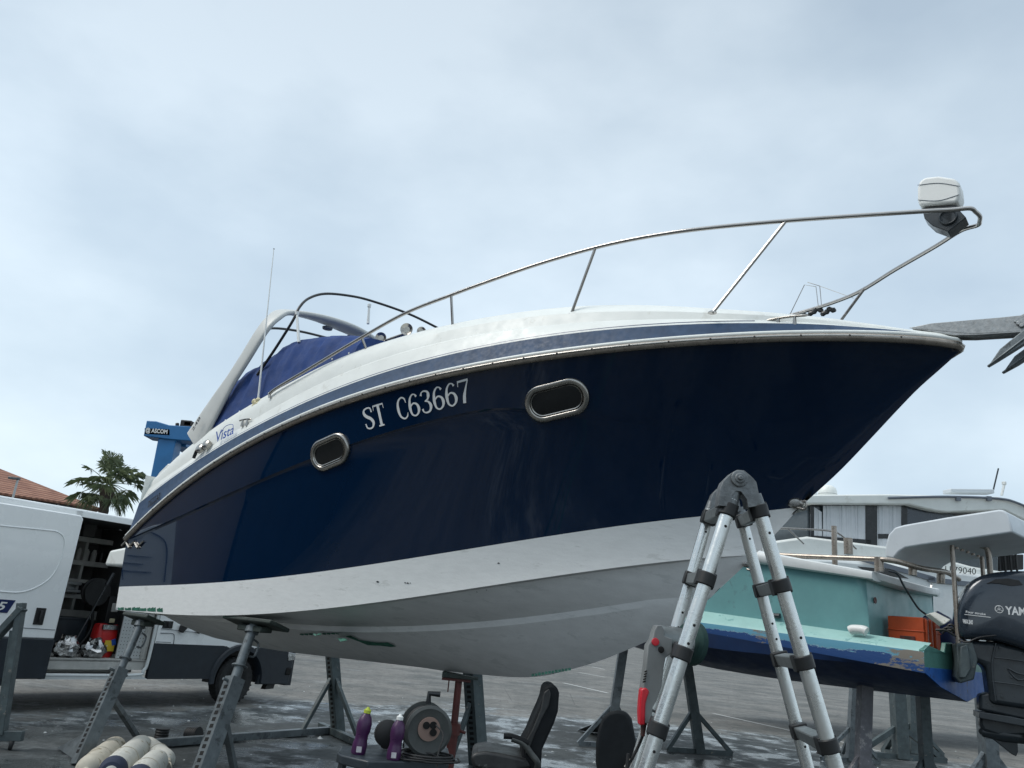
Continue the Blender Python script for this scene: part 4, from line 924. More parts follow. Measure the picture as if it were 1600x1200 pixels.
# ================================================================== VAN
VT = .99; VD = V([math.cos(VT), math.sin(VT), 0]); VN = V([math.sin(VT), -math.cos(VT), 0]); VW = V([-3.80, 13.24, 0])
def VP(a, z, o=0.): return VW+VD*a+VN*o+BZ*z
def vpx(x, y, o=0.):
    P = PL(x, y, VP(0, 0, o), VN); return (P-VW)@VD, P[2]
van = thing('panel_van', VP(-2, 0, -1), 'white panel van with dark grey lower cladding and its side door slid open', 'van')
def arc(ca, cz, r, a0, a1, n=12): return [(ca+r*math.cos(math.radians(a0+(a1-a0)*i/n)), cz+r*math.sin(math.radians(a0+(a1-a0)*i/n))) for i in range(n+1)]
def slab(mb, poly, o, th, m=0): mb.prism([VP(a, z, o) for a, z in poly], -VN*th, m)
up = [(-.62, 2.36), (.30, 1.56), (.62, 1.32), (1.0, 1.08), (1.04, .86)]
mb = MB()
front = [(-1.55, .86), (-1.55, 2.47), (-.95, 2.46)]+up+[(.47, .86)]+arc(0, .36, .47, 52, 128)[0:]+[(-.47+.0, .86)]
front = [(-1.55, .855), (-1.55, 2.47), (-.95, 2.46)]+up+[(.30, .855), (.2, .82), (0, .84), (-.2, .82), (-.30, .855)]
slab(mb, front, 0, .05)
slab(mb, [(-3.1, 2.40), (-1.50, 2.40), (-1.50, 2.47), (-3.1, 2.47)], 0, .05)
rear = [(-5.38, .5), (-5.38, 2.38), (-5.3, 2.46), (-3.02, 2.47), (-3.02, .5)]+arc(-3.98, .36, .42, 20, 160)
slab(mb, rear, 0, .05)
for oo in (-2.02,):
    far = [(-5.38, .5), (-5.38, 2.38), (-5.3, 2.46), (-.95, 2.46)]+up+[(1.04, .45), (.42, .45)]+arc(0, .36, .42, 20, 160)+[(-.42, .4)]
    slab(mb, far, oo, .04)
# roof (slightly crowned), tail, nose
rr_ = []
for k in range(9):
    x = k/8; o = -2.04*x; c = .05*math.sin(math.pi*x)
    rr_.append([VP(-5.33, 2.445+c, o), VP(-5.0, 2.47+c, o), VP(-.95, 2.462+c, o), VP(-.62, 2.36+c, o)])
mb.grid(rr_)
mb.tube([VP(-5.3, 2.455, -.03), VP(-3, 2.465, -.03), VP(-.95, 2.455, -.03)], .03, 8)
mb.prism([VP(-5.38, .5, 0), VP(-5.38, 2.42, -.02), VP(-5.38, 2.42, -2.02), VP(-5.38, .5, -2.04)], VD*.04)
mb.prism([VP(.30, 1.56, -.06), VP(.30, 1.56, -1.98), VP(.98, 1.10, -1.85), VP(.98, 1.10, -.2)], BZ*-.03)
mb.prism([VP(1.0, 1.08, -.05), VP(1.0, 1.08, -2.0), VP(1.04, .86, -2.0), VP(1.04, .86, -.03)], VD*.02)
mb.build('body', 'van', van, bev=.012, angle=30)
mb = MB(); mb.prism([VP(-.62, 2.36, -.05), VP(-.62, 2.36, -2.0), VP(.30, 1.56, -2.0), VP(.30, 1.56, -.05)], BZ*.012); mb.build('windscreen', 'darkglass', van)
mb = MB(); slab(mb, [(-1.36, 1.45), (-1.36, 2.12), (-.75, 2.12), (.02, 1.45)], .004, .01); mb.build('side_window', 'darkglass', van)
# lower cladding
mb = MB()
slab(mb, [(-1.57, .385), (-1.57, .86), (-.36, .86)]+arc(0, .36, .52, 118, 178, 8)+[(-.5, .385)], .018, .06)
mb.build('sill_cladding', 'vanlow', van, bev=.015); mb = MB(); slab(mb, [(.40, .30), (.46, .60)]+arc(0, .36, .52, 28, 62, 5)+[(.36, .86), (1.02, .83), (1.10, .62), (1.06, .30)], .018, .06)
mb.build('bumper', 'vanlow', van, bev=.015); mb = MB()
mb.grid([[VP(0+r*math.cos(a), .36+r*math.sin(a), o) for a in [math.radians(q) for q in range(-5, 186, 10)]] for r, o in ((.535, .018), (.52, .05), (.455, .05), (.44, .0), (.44, -.25))])
mb.build('wheel_arch', 'vanlow', van); mb = MB(); slab(mb, [(-5.38, .40), (-5.38, .84), (-4.45, .84), (-4.42, .4)], .018, .05); slab(mb, [(-3.52, .40), (-3.5, .84), (-3.06, .84), (-3.06, .40)], .018, .05)
mb.build('rear_cladding', 'vanlow', van, bev=.015); mb = MB(); mb.grid([[VP(-3.98+r*math.cos(a), .36+r*math.sin(a), o) for a in [math.radians(q) for q in range(-5, 186, 10)]] for r, o in ((.51, .018), (.50, .05), (.43, .05), (.42, .0), (.42, -.25))])
mb.build('wheel_arch', 'vanlow', van); mb = MB(); mb.prism([VP(1.02, .30, 0), VP(1.02, .84, 0), VP(1.06, .84, -.5), VP(1.10, .6, -.5), VP(1.10, .30, -.5)], VN*.01)
mb.prism([VP(1.0, .28, .0), VP(1.0, .86, .0), VP(1.0, .86, -2.04), VP(1.0, .28, -2.04)], VD*.14)
mb.build('front_bumper', 'vanlow', van, bev=.015)
mb = MB(); slab(mb, [(.97, .66), (.96, .80), (1.12, .78), (1.13, .68)], .03, .12); mb.build('bumper_lamp', 'foil', van, bev=.01)
mb = MB(); slab(mb, [(.95, .44), (.97, .56), (1.1, .56), (1.08, .44)], .035, .1); mb.build('fog_lamp', 'hole', van, bev=.02)
mb = MB(); slab(mb, [(.62, .22), (.66, .32), (.82, .32), (.80, .23)], -.02, .1); mb.build('mud_flap', 'black', van)
mb = MB(); mb.tube([VP(-1.54, .88, .008), VP(-1.30, .88, .008)], .004, 6); mb.tube(smoothpath([VP(-1.5, 1.0, .006), VP(-1.30, 1.0, .006), VP(-1.26, .95, .006), VP(-1.25, .86, .006)], 5), .005, 6); mb.tube([VP(-1.50, 1.06, .006), VP(-.6, 1.02, .006), VP(-.2, .95, .006)], .004, 6)
mb.tube([VP(-.42, 1.02, .006), VP(-.42, 1.5, .006)], .004, 6); mb.build('panel_seam', 'inkgrey', van)
def vhandle(a, z, o, par, w=.11, h=.17):
    mb = MB(); slab(mb, [(a-w/2, z-h/2), (a-w/2, z+h/2), (a+w/2, z+h/2), (a+w/2, z-h/2)], o+.012, .03); mb.tube([VP(a, z-h*.35, o+.03), VP(a, z+h*.35, o+.03)], .014, 8); mb.build('door_handle', 'black', par, bev=.025, seg=3)
a_, z_ = vpx(262, 976); vhandle(a_, z_, 0, van, .16, .1)
mb = MB(); a_, z_ = vpx(282, 982); mb.prism([VP(a_-.03, z_+.05, .06), VP(a_+.1, z_+.04, .06), VP(a_+.02, z_-.06, .06), VP(a_-.04, z_-.04, .06)], -VN*.05); mb.build('mirror_arm', 'black', van, bev=.01); mb = MB(); a_, z_ = vpx(308, 987); mb.prism([VP(a_-.04, z_+.03, .06), VP(a_+.05, z_+.02, .06), VP(a_+.0, z_-.03, .06)], -VN*.05); mb.build('mirror_arm', 'black', van, bev=.01)
for a0 in (0, -3.98):
    c = VP(a0, .355, -.02); mb = MB(); mb.lathe([(.20, .0), (.235, .012), (.31, .008), (.345, -.03), (.352, -.1), (.345, -.19), (.30, -.215), (.2, -.21)], c, VN, 40)
    for k in range(30): an = k*math.pi/15; mb.box(c+(VD*math.cos(an)+BZ*math.sin(an))*.3475-VN*.1, (.022, .012, .17), (nrm(-VD*math.sin(an)+BZ*math.cos(an)), VD*math.cos(an)+BZ*math.sin(an), VN))
    w_ = mb.build('wheel', 'tyre', van, angle=25)
    mb = MB(); mb.lathe([(.205, .0), (.19, -.02), (.17, -.05), (.09, -.035), (.075, .0), (.045, .01), (0, .012)], c, VN, 32); mb.build('rim', 'rim', w_)
# sliding door pushed back
mb = MB(); dr = [(-4.38, .87), (-4.38, 2.36), (-4.34, 2.40), (-3.08, 2.41), (-3.04, 2.37), (-3.04, .87)]; slab(mb, dr, .085, .06); door = mb.build('sliding_door', 'van', van, bev=.015)
mb = MB(); slab(mb, [(-4.38, .40), (-4.38, .868), (-3.04, .868), (-3.04, .40)], .10, .07); mb.build('door_cladding', 'vanlow', door, bev=.01)
mb = MB(); gp = [vpx(-60, 812, .09), vpx(0, 821, .09), vpx(70, 828, .09), vpx(92, 832, .09), vpx(101, 845, .09), vpx(96, 872, .09), vpx(82, 899, .09), vpx(62, 915, .09), vpx(35, 925, .09), vpx(0, 924, .09), vpx(-60, 915, .09)]
mb.tube(smoothpath([VP(a, z, .086) for a, z in gp], 6), .009, 8); mb.build('pressed_rib', 'van', door)
a_, z_ = vpx(62, 963, .09); vhandle(a_, z_, .085, door, .12, .2)
mb = MB(); mb.tube([VP(-4.3, 1.0, .088), VP(-3.06, .98, .088)], .004, 6); mb.build('door_seam', 'inkgrey', door)
mb = MB(); a0, z0 = vpx(0, 948, .09); a1, z1 = vpx(24, 940, .09); slab(mb, [(a1-.62, z0-.065), (a1-.62, z0+.085), (a1+.0, z0+.085), (a1-.06, z0-.065)], .092, .004)
put_text(mb, '06 35', VP(a1-.55, z0+.06, .095), VP(a1-.08, z0+.06, .095), VP(a1-.57, z0-.04, .095), VP(a1-.12, z0-.04, .095), VN*.001, m=1, bold=.02); mb.build('number_sticker', ['navyink', 'white'], door)
# graphics: outline swoosh and web address on the rear flank
mb = MB(); P = [(-5.28, 1.50), (-5.28, 1.95), (-5.15, 2.12), (-4.8, 2.2), (-4.5, 2.12), (-4.44, 1.8), (-4.46, 1.45), (-4.7, 1.36), (-5.0, 1.34)]
Q = smoothpath([VP(a-.0, z, .006) for a, z in P], 6)
for i in range(len(Q)-1): mb.beam(Q[i], Q[i+1], .006, .04, up=VN, ext=.004)
for z, a0, a1 in ((1.82, -5.1, -4.85), (1.72, -5.0, -4.78), (1.62, -5.1, -4.72)): mb.beam(VP(a0, z, .006), VP(a1, z, .006), .006, .04, up=VN, m=1)
put_text(mb, 'marine.com', VP(-5.3, 1.26, .006), VP(-4.45, 1.26, .006), VP(-5.3, 1.12, .006), VP(-4.45, 1.12, .006), VN*.001, bold=.02)
put_text(mb, 'HAL', VP(-4.78, 1.85, .006), VP(-4.55, 1.85, .006), VP(-4.78, 1.5, .006), VP(-4.55, 1.5, .006), VN*.001, m=1, bold=.0)
mb.build('side_graphics', ['navyink', 'inkgrey'], van)
# step, sill and opening frame
mb = MB(); slab(mb, [(-3.06, .385), (-3.06, .43), (-1.66, .43), (-1.56, .385)], .012, .5); mb.tube(smoothpath([VP(-3.05, .435, .0), VP(-1.78, .435, .0), VP(-1.64, .50, .0), VP(-1.60, .62, .0), VP(-1.585, 1.2, .0), VP(-1.57, 2.38, 0)], 5), .022, 8); mb.build('door_frame', 'whiteworn', van)
mb = MB(); slab(mb, [(-3.06, .44), (-3.06, .60), (-1.62, .60), (-1.62, .44)], -.30, .03); slab(mb, [(-3.02, .6), (-3.02, .635), (-1.6, .635), (-1.6, .6)], -.04, 1.95); mb.prism([VP(-3.06, .5, -.04), VP(-3.06, .62, -.04), VP(-1.6, .62, -.04), VP(-1.6, .5, -.04)], -VN*.28); mb.build('cargo_floor', 'vanin', van)
mb = MB(); mb.prism([VP(-4.9, .62, -1.97), VP(-4.9, 2.44, -1.97), VP(-1.5, 2.44, -1.97), VP(-1.5, .62, -1.97)], VN*.01); mb.prism([VP(-1.5, .62, -.06), VP(-1.5, 2.42, -.06), VP(-1.5, 2.42, -1.96), VP(-1.5, .62, -1.96)], -VD*.02); mb.prism([VP(-4.9, 2.425, -.06), VP(-1.5, 2.425, -.06), VP(-1.5, 2.425, -1.96), VP(-4.9, 2.425, -1.96)], BZ*.01); mb.build('cargo_lining', 'vandark', van)
mb = MB(); sh = []
for (x0, y0, x1, y1, hh) in ((112, 840, 196, 851, .07), (104, 877, 170, 884, .07), (98, 905, 200, 915, .05), (92, 930, 200, 938, .06), (88, 958, 150, 962, .12)):
    a0, z0 = vpx(x0, y0, -1.3); a1, z1 = vpx(x1, y1, -1.3); zz_ = (z0+z1)/2; sh.append(zz_)
    slab(mb, [(-4.0, zz_-hh/2), (-4.0, zz_+hh/2), (-1.7, zz_+hh/2), (-1.7, zz_-hh/2)], -1.3, .03); slab(mb, [(-4.0, zz_-hh/2), (-4.0, zz_-hh/2+.02), (-1.7, zz_-hh/2+.02), (-1.7, zz_-hh/2)], -1.3, .6)
for a0 in (-3.7, -2.9, -2.1): slab(mb, [(a0, .64), (a0, 2.2), (a0+.04, 2.2), (a0+.04, .64)], -1.32, .6)
mb.build('shelving', 'vanin', van, bev=.004); print('shelves', sh)
mb = MB(); q = [vpx(x, y, -.12) for x, y in ((196, 953), (180, 1030), (224, 1032), (236, 960))]
a0 = q[1][0]; a1 = q[2][0]; slab(mb, [(a0, .64), (a0, 1.35), (a1, 1.35), (a1, .64)], -.12, .02)
for i in range(9):
    for j in range(14): mb.lathe([(.006, 0), (.006, .002)], VP(a0+.03+i*(a1-a0-.06)/8, .68+j*.046, -.119), VN, 6, m=1)
mb.build('perforated_panel', ['perf', 'hole'], van)
mb = MB(); slab(mb, [(a1+.03, .64), (a1+.03, 1.6), (a1+.09, 1.6), (a1+.09, .64)], -.1, .1); slab(mb, [(-1.66, .64), (-1.66, 2.3), (-1.6, 2.3), (-1.6, .64)], -.06, .1); mb.build('pillar_trim', 'vanin', van)
# things in the van
c = VP(vpx(158, 1012, -.35)[0], .64, -.35); o = thing('shopping_bag', c, 'red and colourful shopping bag standing in the open van doorway', 'bag')
w1 = vpx(172, 1000, -.35)[0]-vpx(140, 1000, -.35)[0]; h1 = .42
mb = MB(); rows = []
for z, k in ((0, .9), (.12, 1), (.26, 1.03), (.36, .95), (h1, .85)):
    rows.append([c+VD*(w1/2*k*math.copysign(abs(math.cos(t))**.5, math.cos(t))+.01*math.sin(5*t+z*9))+VN*(.12*k*math.copysign(abs(math.sin(t))**.5, math.sin(t)))+BZ*(z+.01*math.sin(3*t)) for t in [2*math.pi*q/28 for q in range(28)]])
mb.grid(rows, 0, closed=True); mb.build('bag_body', 'red', o)
mb = MB(); mb.box(c+VN*.13+BZ*.15+VD*.03, (w1*.5, .004, .14), (VD, VN, BZ), 0); mb.box(c+VN*.134+BZ*.2+VD*.08, (w1*.2, .004, .08), (nrm(VD+BZ*.4), VN, nrm(BZ-VD*.4)), 1); mb.box(c+VN*.136+BZ*.12-VD*.04, (w1*.15, .004, .09), (nrm(VD-BZ*.4), VN, nrm(BZ+VD*.4)), 2); mb.box(c+VN*.12+BZ*.39, (w1*.8, .03, .06), (VD, VN, BZ), 3); mb.build('bag_print', ['yellow', 'bluep', 'white', 'foil'], o)
for i, (px, wpx, hh, lab) in enumerate(((103, 42, .26, 'crumpled silver foil bag at the left of the van doorway'), (146, 38, .24, 'crumpled silver foil bag in front of the red shopping bag'))):
    aa = vpx(px, 1015, -.2)[0]; ww = vpx(px+wpx/2, 1015, -.2)[0]-vpx(px-wpx/2, 1015, -.2)[0]; c = VP(aa, .64, -.2); mb = MB(); rows = []
    rnd = random.Random(i+3)
    for q in range(9):
        z = hh*q/8; k = math.sin(math.pi*min(.95, q/8+.12))**.4; rows.append([c+VD*(ww/2*k*math.cos(t)*(1+.18*rnd.uniform(-1, 1)))+VN*(.12*k*math.sin(t)*(1+.25*rnd.uniform(-1, 1)))+BZ*(z+.02*rnd.uniform(-1, 1)) for t in [2*math.pi*w/18 for w in range(18)]])
    mb.grid(rows, 0, closed=True); mb.add(rows[-1], [tuple(range(18))]); tag(mb.build('foil_bag', 'foil', angle=20), lab, 'bag', 'foil bags in the van')
aa, zz_ = vpx(150, 925, -.7); c = VP(aa, zz_, -.7); mb = MB(); mb.lathe([(.05, -.05), (.19, -.05), (.19, -.03), (.12, 0), (.19, .03), (.19, .05), (.05, .05)], c, VN, 26); mb.tube(smoothpath([c-BZ*.19, c-BZ*.5+VD*.05, c-BZ*.8-VD*.1], 5), .02, 8); tag(mb.build('hose_reel', 'black'), 'black hose reel hanging inside the van', 'hose reel')
mb = MB(); A = VP(*vpx(118, 1002, -.4), -.4); B = VP(*vpx(172, 905, -.4), -.4); mb.tube([A, B], .012, 8); mb.tube([B-(B-A)*.1, B+(B-A)*.1], .03, 8); tag(mb.build('broom_pole', 'blackgloss'), 'long black pole leaning diagonally inside the van', 'pole')
aS = vpx(150, 880, -1.45)[0]
for i in range(5):
    c = VP(aS-.32+.12*i, sh[1]+.04, -1.42); mb = MB(); mb.lathe([(.04, 0), (.04, .12+.02*(i % 2)), (.03, .14), (.02, .17), (0, .17)], c, BZ, 14); tag(mb.build('paint_tin', 'vanin' if i < 3 else 'black'), 'small tin on the middle shelf inside the van', 'tin', 'tins on the middle van shelf')
for i in range(5):
    c = VP(-3.15+.27*i, sh[0]+.04, -1.45); mb = MB(); mb.box(c+BZ*.13, (.2, .2, .26), (VD, VN, BZ)); mb.prism([c+BZ*.26-VD*.1, c+BZ*.34-VD*.02, c+BZ*.34+VD*.02, c+BZ*.26+VD*.1], VN*.1); tag(mb.build('canister', ['vanin', 'vandark', 'black', 'table', 'vandark'][i], bev=.015), 'plastic canister on the top shelf inside the van', 'canister', 'canisters on the top van shelf')
aa, zz_ = vpx(105, 972, -.9); mb = MB(); mb.box(VP(aa, .64+.22, -1.0), (.5, .4, .44), (VD, VN, BZ)); mb.box(VP(aa, .64+.45, -1.0), (.52, .42, .03), (VD, VN, BZ)); tag(mb.build('storage_crate', 'table', bev=.01), 'dark storage crate behind the foil bags in the van', 'crate')
aa, zz_ = vpx(112, 935, -1.2); c = VP(aa, sh[3]+.04, -1.35); mb = MB()
for k in range(4): mb.tube([c+VD*.16*math.cos(t+k)+VN*.12*math.sin(t)+BZ*(.03+.035*k) for t in [2*math.pi*q/16 for q in range(16)]], .022, 7, closed=True)
tag(mb.build('hose_coil', 'perf'), 'pale hose coiled on a lower van shelf', 'hose')
mb = MB(); c = VP(*vpx(170, 960, -.7), -.7); mb.box(c, (.2, .2, .5), (VD, VN, BZ)); mb.box(c+VN*.11+BZ*.1, (.1, .02, .12), (VD, VN, BZ), 1); mb.box(c+VN*.11-BZ*.08, (.08, .02, .06), (VD, VN, BZ), 2); tag(mb.build('pressure_washer', ['black', 'vanin', 'cream'], bev=.01), 'black machine with pale labels standing behind the red bag', 'machine')

# ================================================================== HOUSE, PALM, GANTRY
hb = D(125, 792, 40); hA_ = V([hb[0]+.6, 40, 0]); hd = nrm(V([-.72, -.55, 0])); hn = V([hd[1], -hd[0], 0])
if hn[1] > 0: hn = -hn
house = thing('house', Zp(hA_+hd*13, 0), 'beige house with terracotta tiled hipped roof behind the van', 'house')
HL, HW = 30., 9.; ez = hb[2]+.0; hc = lambda a, b, z: hA_+hd*a-hn*b+BZ*z
mb = MB(); mb.prism([hc(0, 0, 0), hc(HL, 0, 0), hc(HL, HW, 0), hc(0, HW, 0)], (0, 0, ez)); mb.build('wall', 'stucco', house)
rz_ = ez+1.75; e = .5; mb = MB()
c1, c2, c3, c4_ = hc(-e, -e, ez-.05), hc(HL+e, -e, ez-.05), hc(HL+e, HW+e, ez-.05), hc(-e, HW+e, ez-.05); r1, r2 = hc(4.2, HW/2, rz_), hc(HL-4.2, HW/2, rz_)
mb.add([c1, c2, c3, c4_, r1, r2], [(0, 1, 5, 4), (1, 2, 5), (2, 3, 4, 5), (3, 0, 4), (0, 1, 2, 3)]); mb.prism([c1, c2, c3, c4_], (0, 0, .09)); roof = mb.build('roof', 'tile', house, angle=10)
mb = MB(); P = hc(6.5, HW/2-1.5, ez+1.2); mb.box(P+BZ*.4, (.6, .6, 1.3), m=0); mb.box(P+BZ*1.08, (.75, .75, .12), m=0); mb.build('chimney', 'stucco', roof)
for k in range(8):
    for zz_ in (1.2, 3.9):
        c = hc(2+k*3.6, -.02, zz_); mb = MB(); mb.box(c+BZ*.7, (1.1, .06, 1.3), (hd, hn, BZ)); wv = mb.build('window', 'whiteworn', house); mb = MB(); mb.box(c+BZ*.7+hn*.04, (.9, .03, 1.1), (hd, hn, BZ)); mb.build('pane', 'darkglass', wv)
        mb = MB(); mb.box(c+BZ*.7-hd*.85+hn*.04, (.5, .05, 1.3), (hd, hn, BZ)); mb.box(c+BZ*.7+hd*.85+hn*.04, (.5, .05, 1.3), (hd, hn, BZ)); mb.build('shutter', 'shutter', wv)
nb = thing('neighbour_house', (-25, 6, 0), 'tall beige house with terracotta roof left of the yard, mirrored in the navy hull', 'house')
mb = MB(); mb.prism([(-22, 8.6, 0), (-22, 26, 0), (-31, 26, 0), (-31, 8.6, 0)], (0, 0, 6.4)); mb.build('wall', 'stucco', nb)
mb = MB(); mb.add([(-21.4, 8.3, 6.3), (-21.4, 26.6, 6.3), (-31.6, 26.6, 6.3), (-31.6, 8.3, 6.3), (-26.5, 12, 8.6), (-26.5, 22, 8.6)], [(0, 1, 5, 4), (1, 2, 5), (2, 3, 4, 5), (3, 0, 4), (0, 1, 2, 3)]); mb.build('roof', 'tile', nb, angle=10)
sh_ = thing('added_dark_shed', (-24, -6, 0), 'made-up long dark corrugated shed out of view on the left, added to darken the hull reflections', 'shed')  # unseen shed, added so the navy hull mirrors something dark
mb = MB(); zz = [(-20+(.12 if (k//2) % 2 else 0), -22+k*.34) for k in range(90)]; mb.prism([(x, y, 0) for x, y in zz]+[(-32, zz[-1][1], 0), (-32, -22, 0)], (0, 0, 7.5)); mb.build('wall', 'shedmetal', sh_, angle=20)
mb = MB(); mb.prism([(-19.4, -22.5, 7.5), (-19.4, 8.5, 7.5), (-26, 8.5, 9.5), (-26, -22.5, 9.5)], (0, 0, .12)); mb.prism([(-26, -22.5, 9.5), (-26, 8.5, 9.5), (-32.6, 8.5, 7.5), (-32.6, -22.5, 7.5)], (0, 0, .12)); mb.build('roof', 'galv', sh_)
lp = D(20, 778, 26); lt = D(24, 749, 26); o = thing('lamp_pole', Zp(lp, 0), 'thin pale pole with a small head rising behind the van roof', 'pole')
mb = MB(); mb.tube([Zp(lp, 0), Zp(lp, lt[2])], .035, 8); mb.build('pole', 'perf', o); mb = MB(); mb.box(Zp(lp, lt[2])+V([-.12, 0, .03]), (.34, .14, .07)); mb.build('lamp_head', 'galv', o, bev=.01)
# palm
pc = D(171, 754, 34); palm = thing('palm_tree', Zp(pc, 0), 'fan palm with a shaggy green crown between the house and the blue gantry', 'tree')
mb = MB(); n = 40; rows = []
for i in range(n+1):
    z = (pc[2]-.2)*i/n; r = .17+.08*(1-i/n)+(.02 if i % 2 else 0)+(.14*max(0, (i/n-.85)/.15)); rows.append([pc*V([1, 1, 0])+V([math.cos(t)*r+.1*math.sin(z*.6), math.sin(t)*r, z]) for t in [2*math.pi*q/14 for q in range(14)]])
mb.grid(rows, closed=True); mb.build('trunk', 'trunk', palm, angle=20)
rnd = random.Random(5); mb = MB()
for i in range(60):
    el = math.radians(rnd.uniform(-62, 88)); az = i*2.39996+rnd.uniform(-.3, .3); d = V([math.cos(az)*math.cos(el), math.sin(az)*math.cos(el), math.sin(el)]); pl = rnd.uniform(.7, 1.1)*(1.0 if el > -.4 else .85)
    o = pc+V([0, 0, -.05]); q1 = o+d*pl*.5; q2 = o+d*pl-BZ*.08*(1-math.sin(el)); mb.tube([o, q1, q2], [.02, .016, .012], 4)
    dd = nrm(q2-q1); sd_v = nrm(np.cross(dd, V([0.01, .02, 1.]))); upv = np.cross(sd_v, dd); Lf = rnd.uniform(.48, .68)
    for k in range(17):
        an = math.radians(-105+210*k/16+rnd.uniform(-3, 3)); v = dd*math.cos(an)+sd_v*math.sin(an)+upv*.12*rnd.uniform(-1, 1); v = nrm(v); L = Lf*(.8+.2*math.cos(an))*rnd.uniform(.85, 1.1)
        w = np.cross(v, upv)*.015; m1 = q2+v*L*.6-BZ*.05; m2 = q2+v*L-BZ*rnd.uniform(.12, .38)*L*1.6
        mb.add([q2, m1+w, m1-w, m2], [(0, 1, 3), (0, 3, 2)])
mb.build('crown', 'frond', palm, dbl=0)
# boat lift gantry
YG = 32.; gl = thing('boat_lift', Zp(D(240, 760, YG), 0), 'tall blue travelling boat lift with white lettering behind the stern of the cruiser', 'boat lift')
q = lambda x, y, dy=0: D(x, y, YG+dy)
topz = q(262, 664)[2]; L1 = q(224, 672); mb = MB()
mb.prism([q(229, 657), q(244, 658), q(264, 664), q(322, 668), q(322, 690), q(285, 688), q(262, 686), q(224, 681)], (0, .9, 0)); mb.build('top_beam', 'liftblue', gl, bev=.03)
mb = MB(); b_ = q(300, 662); mb.box(b_+V([-.3, .3, .0]), (.45, .4, .3)); mb.box(q(293, 661)+V([0, .3, 0]), (.4, .4, .2)); mb.tube([q(277, 661, .3), q(277, 667, .3)], .08, 8); mb.build('winch', 'black', gl, bev=.03)
mb = MB(); mb.prism([q(226, 669, -.0), q(265, 671), q(265, 680), q(226, 678)], (0, .02, 0)); 
put_text(mb, '@ ASCOM', q(228, 668, -.06), q(262, 671, -.06), q(227, 677, -.06), q(261, 680, -.06), V([0, 0, 0]), m=1, bold=.03); mb.build('maker_lettering', ['liftblue', 'white'], gl)
mb = MB(); A1, A2 = q(247, 685, .1), q(275, 686, .1); B1, B2 = q(229, 775, .1), q(256, 775, .1); kz = (A1[2])/(A1[2]-B1[2]); F1 = A1+(B1-A1)*kz; F2 = A2+(B2-A2)*kz
mb.prism([A1, A2, F2, F1], (0, .7, 0)); mb.build('leg', 'liftblue', gl, bev=.03)
for dx, dy in ((7., 0), (0, 9), (7., 9)):
    mb = MB(); mb.prism([A1+V([dx, dy, 0]), A2+V([dx, dy, 0]), F2+V([dx+1.5 if dx else 0, dy, 0]), F1+V([dx+1.5 if dx else 0, dy, 0])], (0, .7, 0)); mb.build('leg', 'liftblue', gl, bev=.03)
mb = MB(); mb.beam(F1+V([.4, -.6, .9]), F1+V([.4, 10.5, .9]), .8, .6); mb.beam(F1+V([8.6, -.6, .9]), F1+V([8.6, 10.5, .9]), .8, .6); mb.build('lower_beam', 'liftblue', gl, bev=.03)
mb = MB(); mb.beam(V([A1[0]+7.6, YG+.4, A1[2]+.2]), V([A1[0]+7.6, YG+9.4, A1[2]+.2]), .7, .6); mb.beam(V([A1[0]+.5, YG+.9, A1[2]+.2]), V([A1[0]+.5, YG+9.4, A1[2]+.2]), .7, .6); mb.beam(V([A1[0]+3.5, YG+.45, A1[2]+.1]), V([A1[0]+7.6, YG+.45, A1[2]+.1]), .6, .6); mb.build('cross_beam', 'liftblue', gl, bev=.03)
for dx in (.4, 8.6):
    for dy in (0, 10): mb = MB(); mb.lathe([(.2, -.2), (.62, -.2), (.66, -.1), (.66, .1), (.62, .2), (.2, .2)], Zp(F1, .66)+V([dx, dy, 0]), (1, 0, 0), 28); mb.build('wheel', 'tyre', gl)
# ================================================================== GREEN WORKBOAT
G0 = V([4.45, 8.5, 0]); Gg = nrm(V([-.68, .73, 0])); Gw = nrm(V([.73, .68, 0]))
def GP(a, b, z): return G0+Gg*a+Gw*b+BZ*z
def gpx(x, y, b=0.): P = PL(x, y, GP(0, b, 0), Gw); return (P-G0)@Gg, P[2]
gb = thing('fishing_boat', GP(2, 1.2, 1.0), 'turquoise open fishing boat with peeling blue bottom paint propped on stands at the right', 'boat')
LG_ = 7.6
for nme, x, y, b in (('wall joint', 1100, 955, .22), ('joint2', 1357, 991, .22), ('edge', 1090, 971, 0), ('edge2', 1446, 1017, 0), ('blue bottom', 1100, 985, 0), ('bb2', 1440, 1052, 0), ('keel', 1520, 1098, 1.2), ('gun', 1195, 862, .2), ('gun2', 1360, 893, .2), ('low', 1095, 1018, .5), ('low2', 1280, 1045, .5), ('wend', 1360, 905, .22)): print('green', nme, [round(float(v), 2) for v in gpx(x, y, b)])
def lin(p, q, b):
    A = gpx(*p, b); B = gpx(*q, b); return lambda a: A[1]+(B[1]-A[1])*(a-A[0])/(B[0]-A[0])
zEdge = lin((1100, 972), (1446, 1017), 0); zBlue = lin((1100, 988), (1446, 1052), 0); zJ = lin((1100, 955), (1357, 991), .22)
zG = lin((1195, 862), (1357, 892), .2); zGb = lin((1210, 885), (1357, 906), .2); zWt = lin((1210, 885), (1357, 906), .22)
zKg = (lambda z: (lambda a: z+.03*max(0, a-2)**1.6))(gpx(1520, 1098, 1.2)[1])
tb = lambda a, b: 1.2-(1.2-b)*(1-max(0, (a-3.2)/(LG_-3.2))**2.2)   # port edge closes to the stem
def both(rowf, m, mb, n=44, a0=0, a1=LG_):
    aa = [a0+(a1-a0)*i/(n-1) for i in range(n)]
    for sg in (0, 1):
        rows = []
        for f in rowf: rows.append([(lambda b, z: GP(a, b if not sg else 2.4-b, z))(*f(a)) for a in aa])
        mb.grid(rows, m)
rise = lambda a: .10*max(0, a-3.2)**1.3
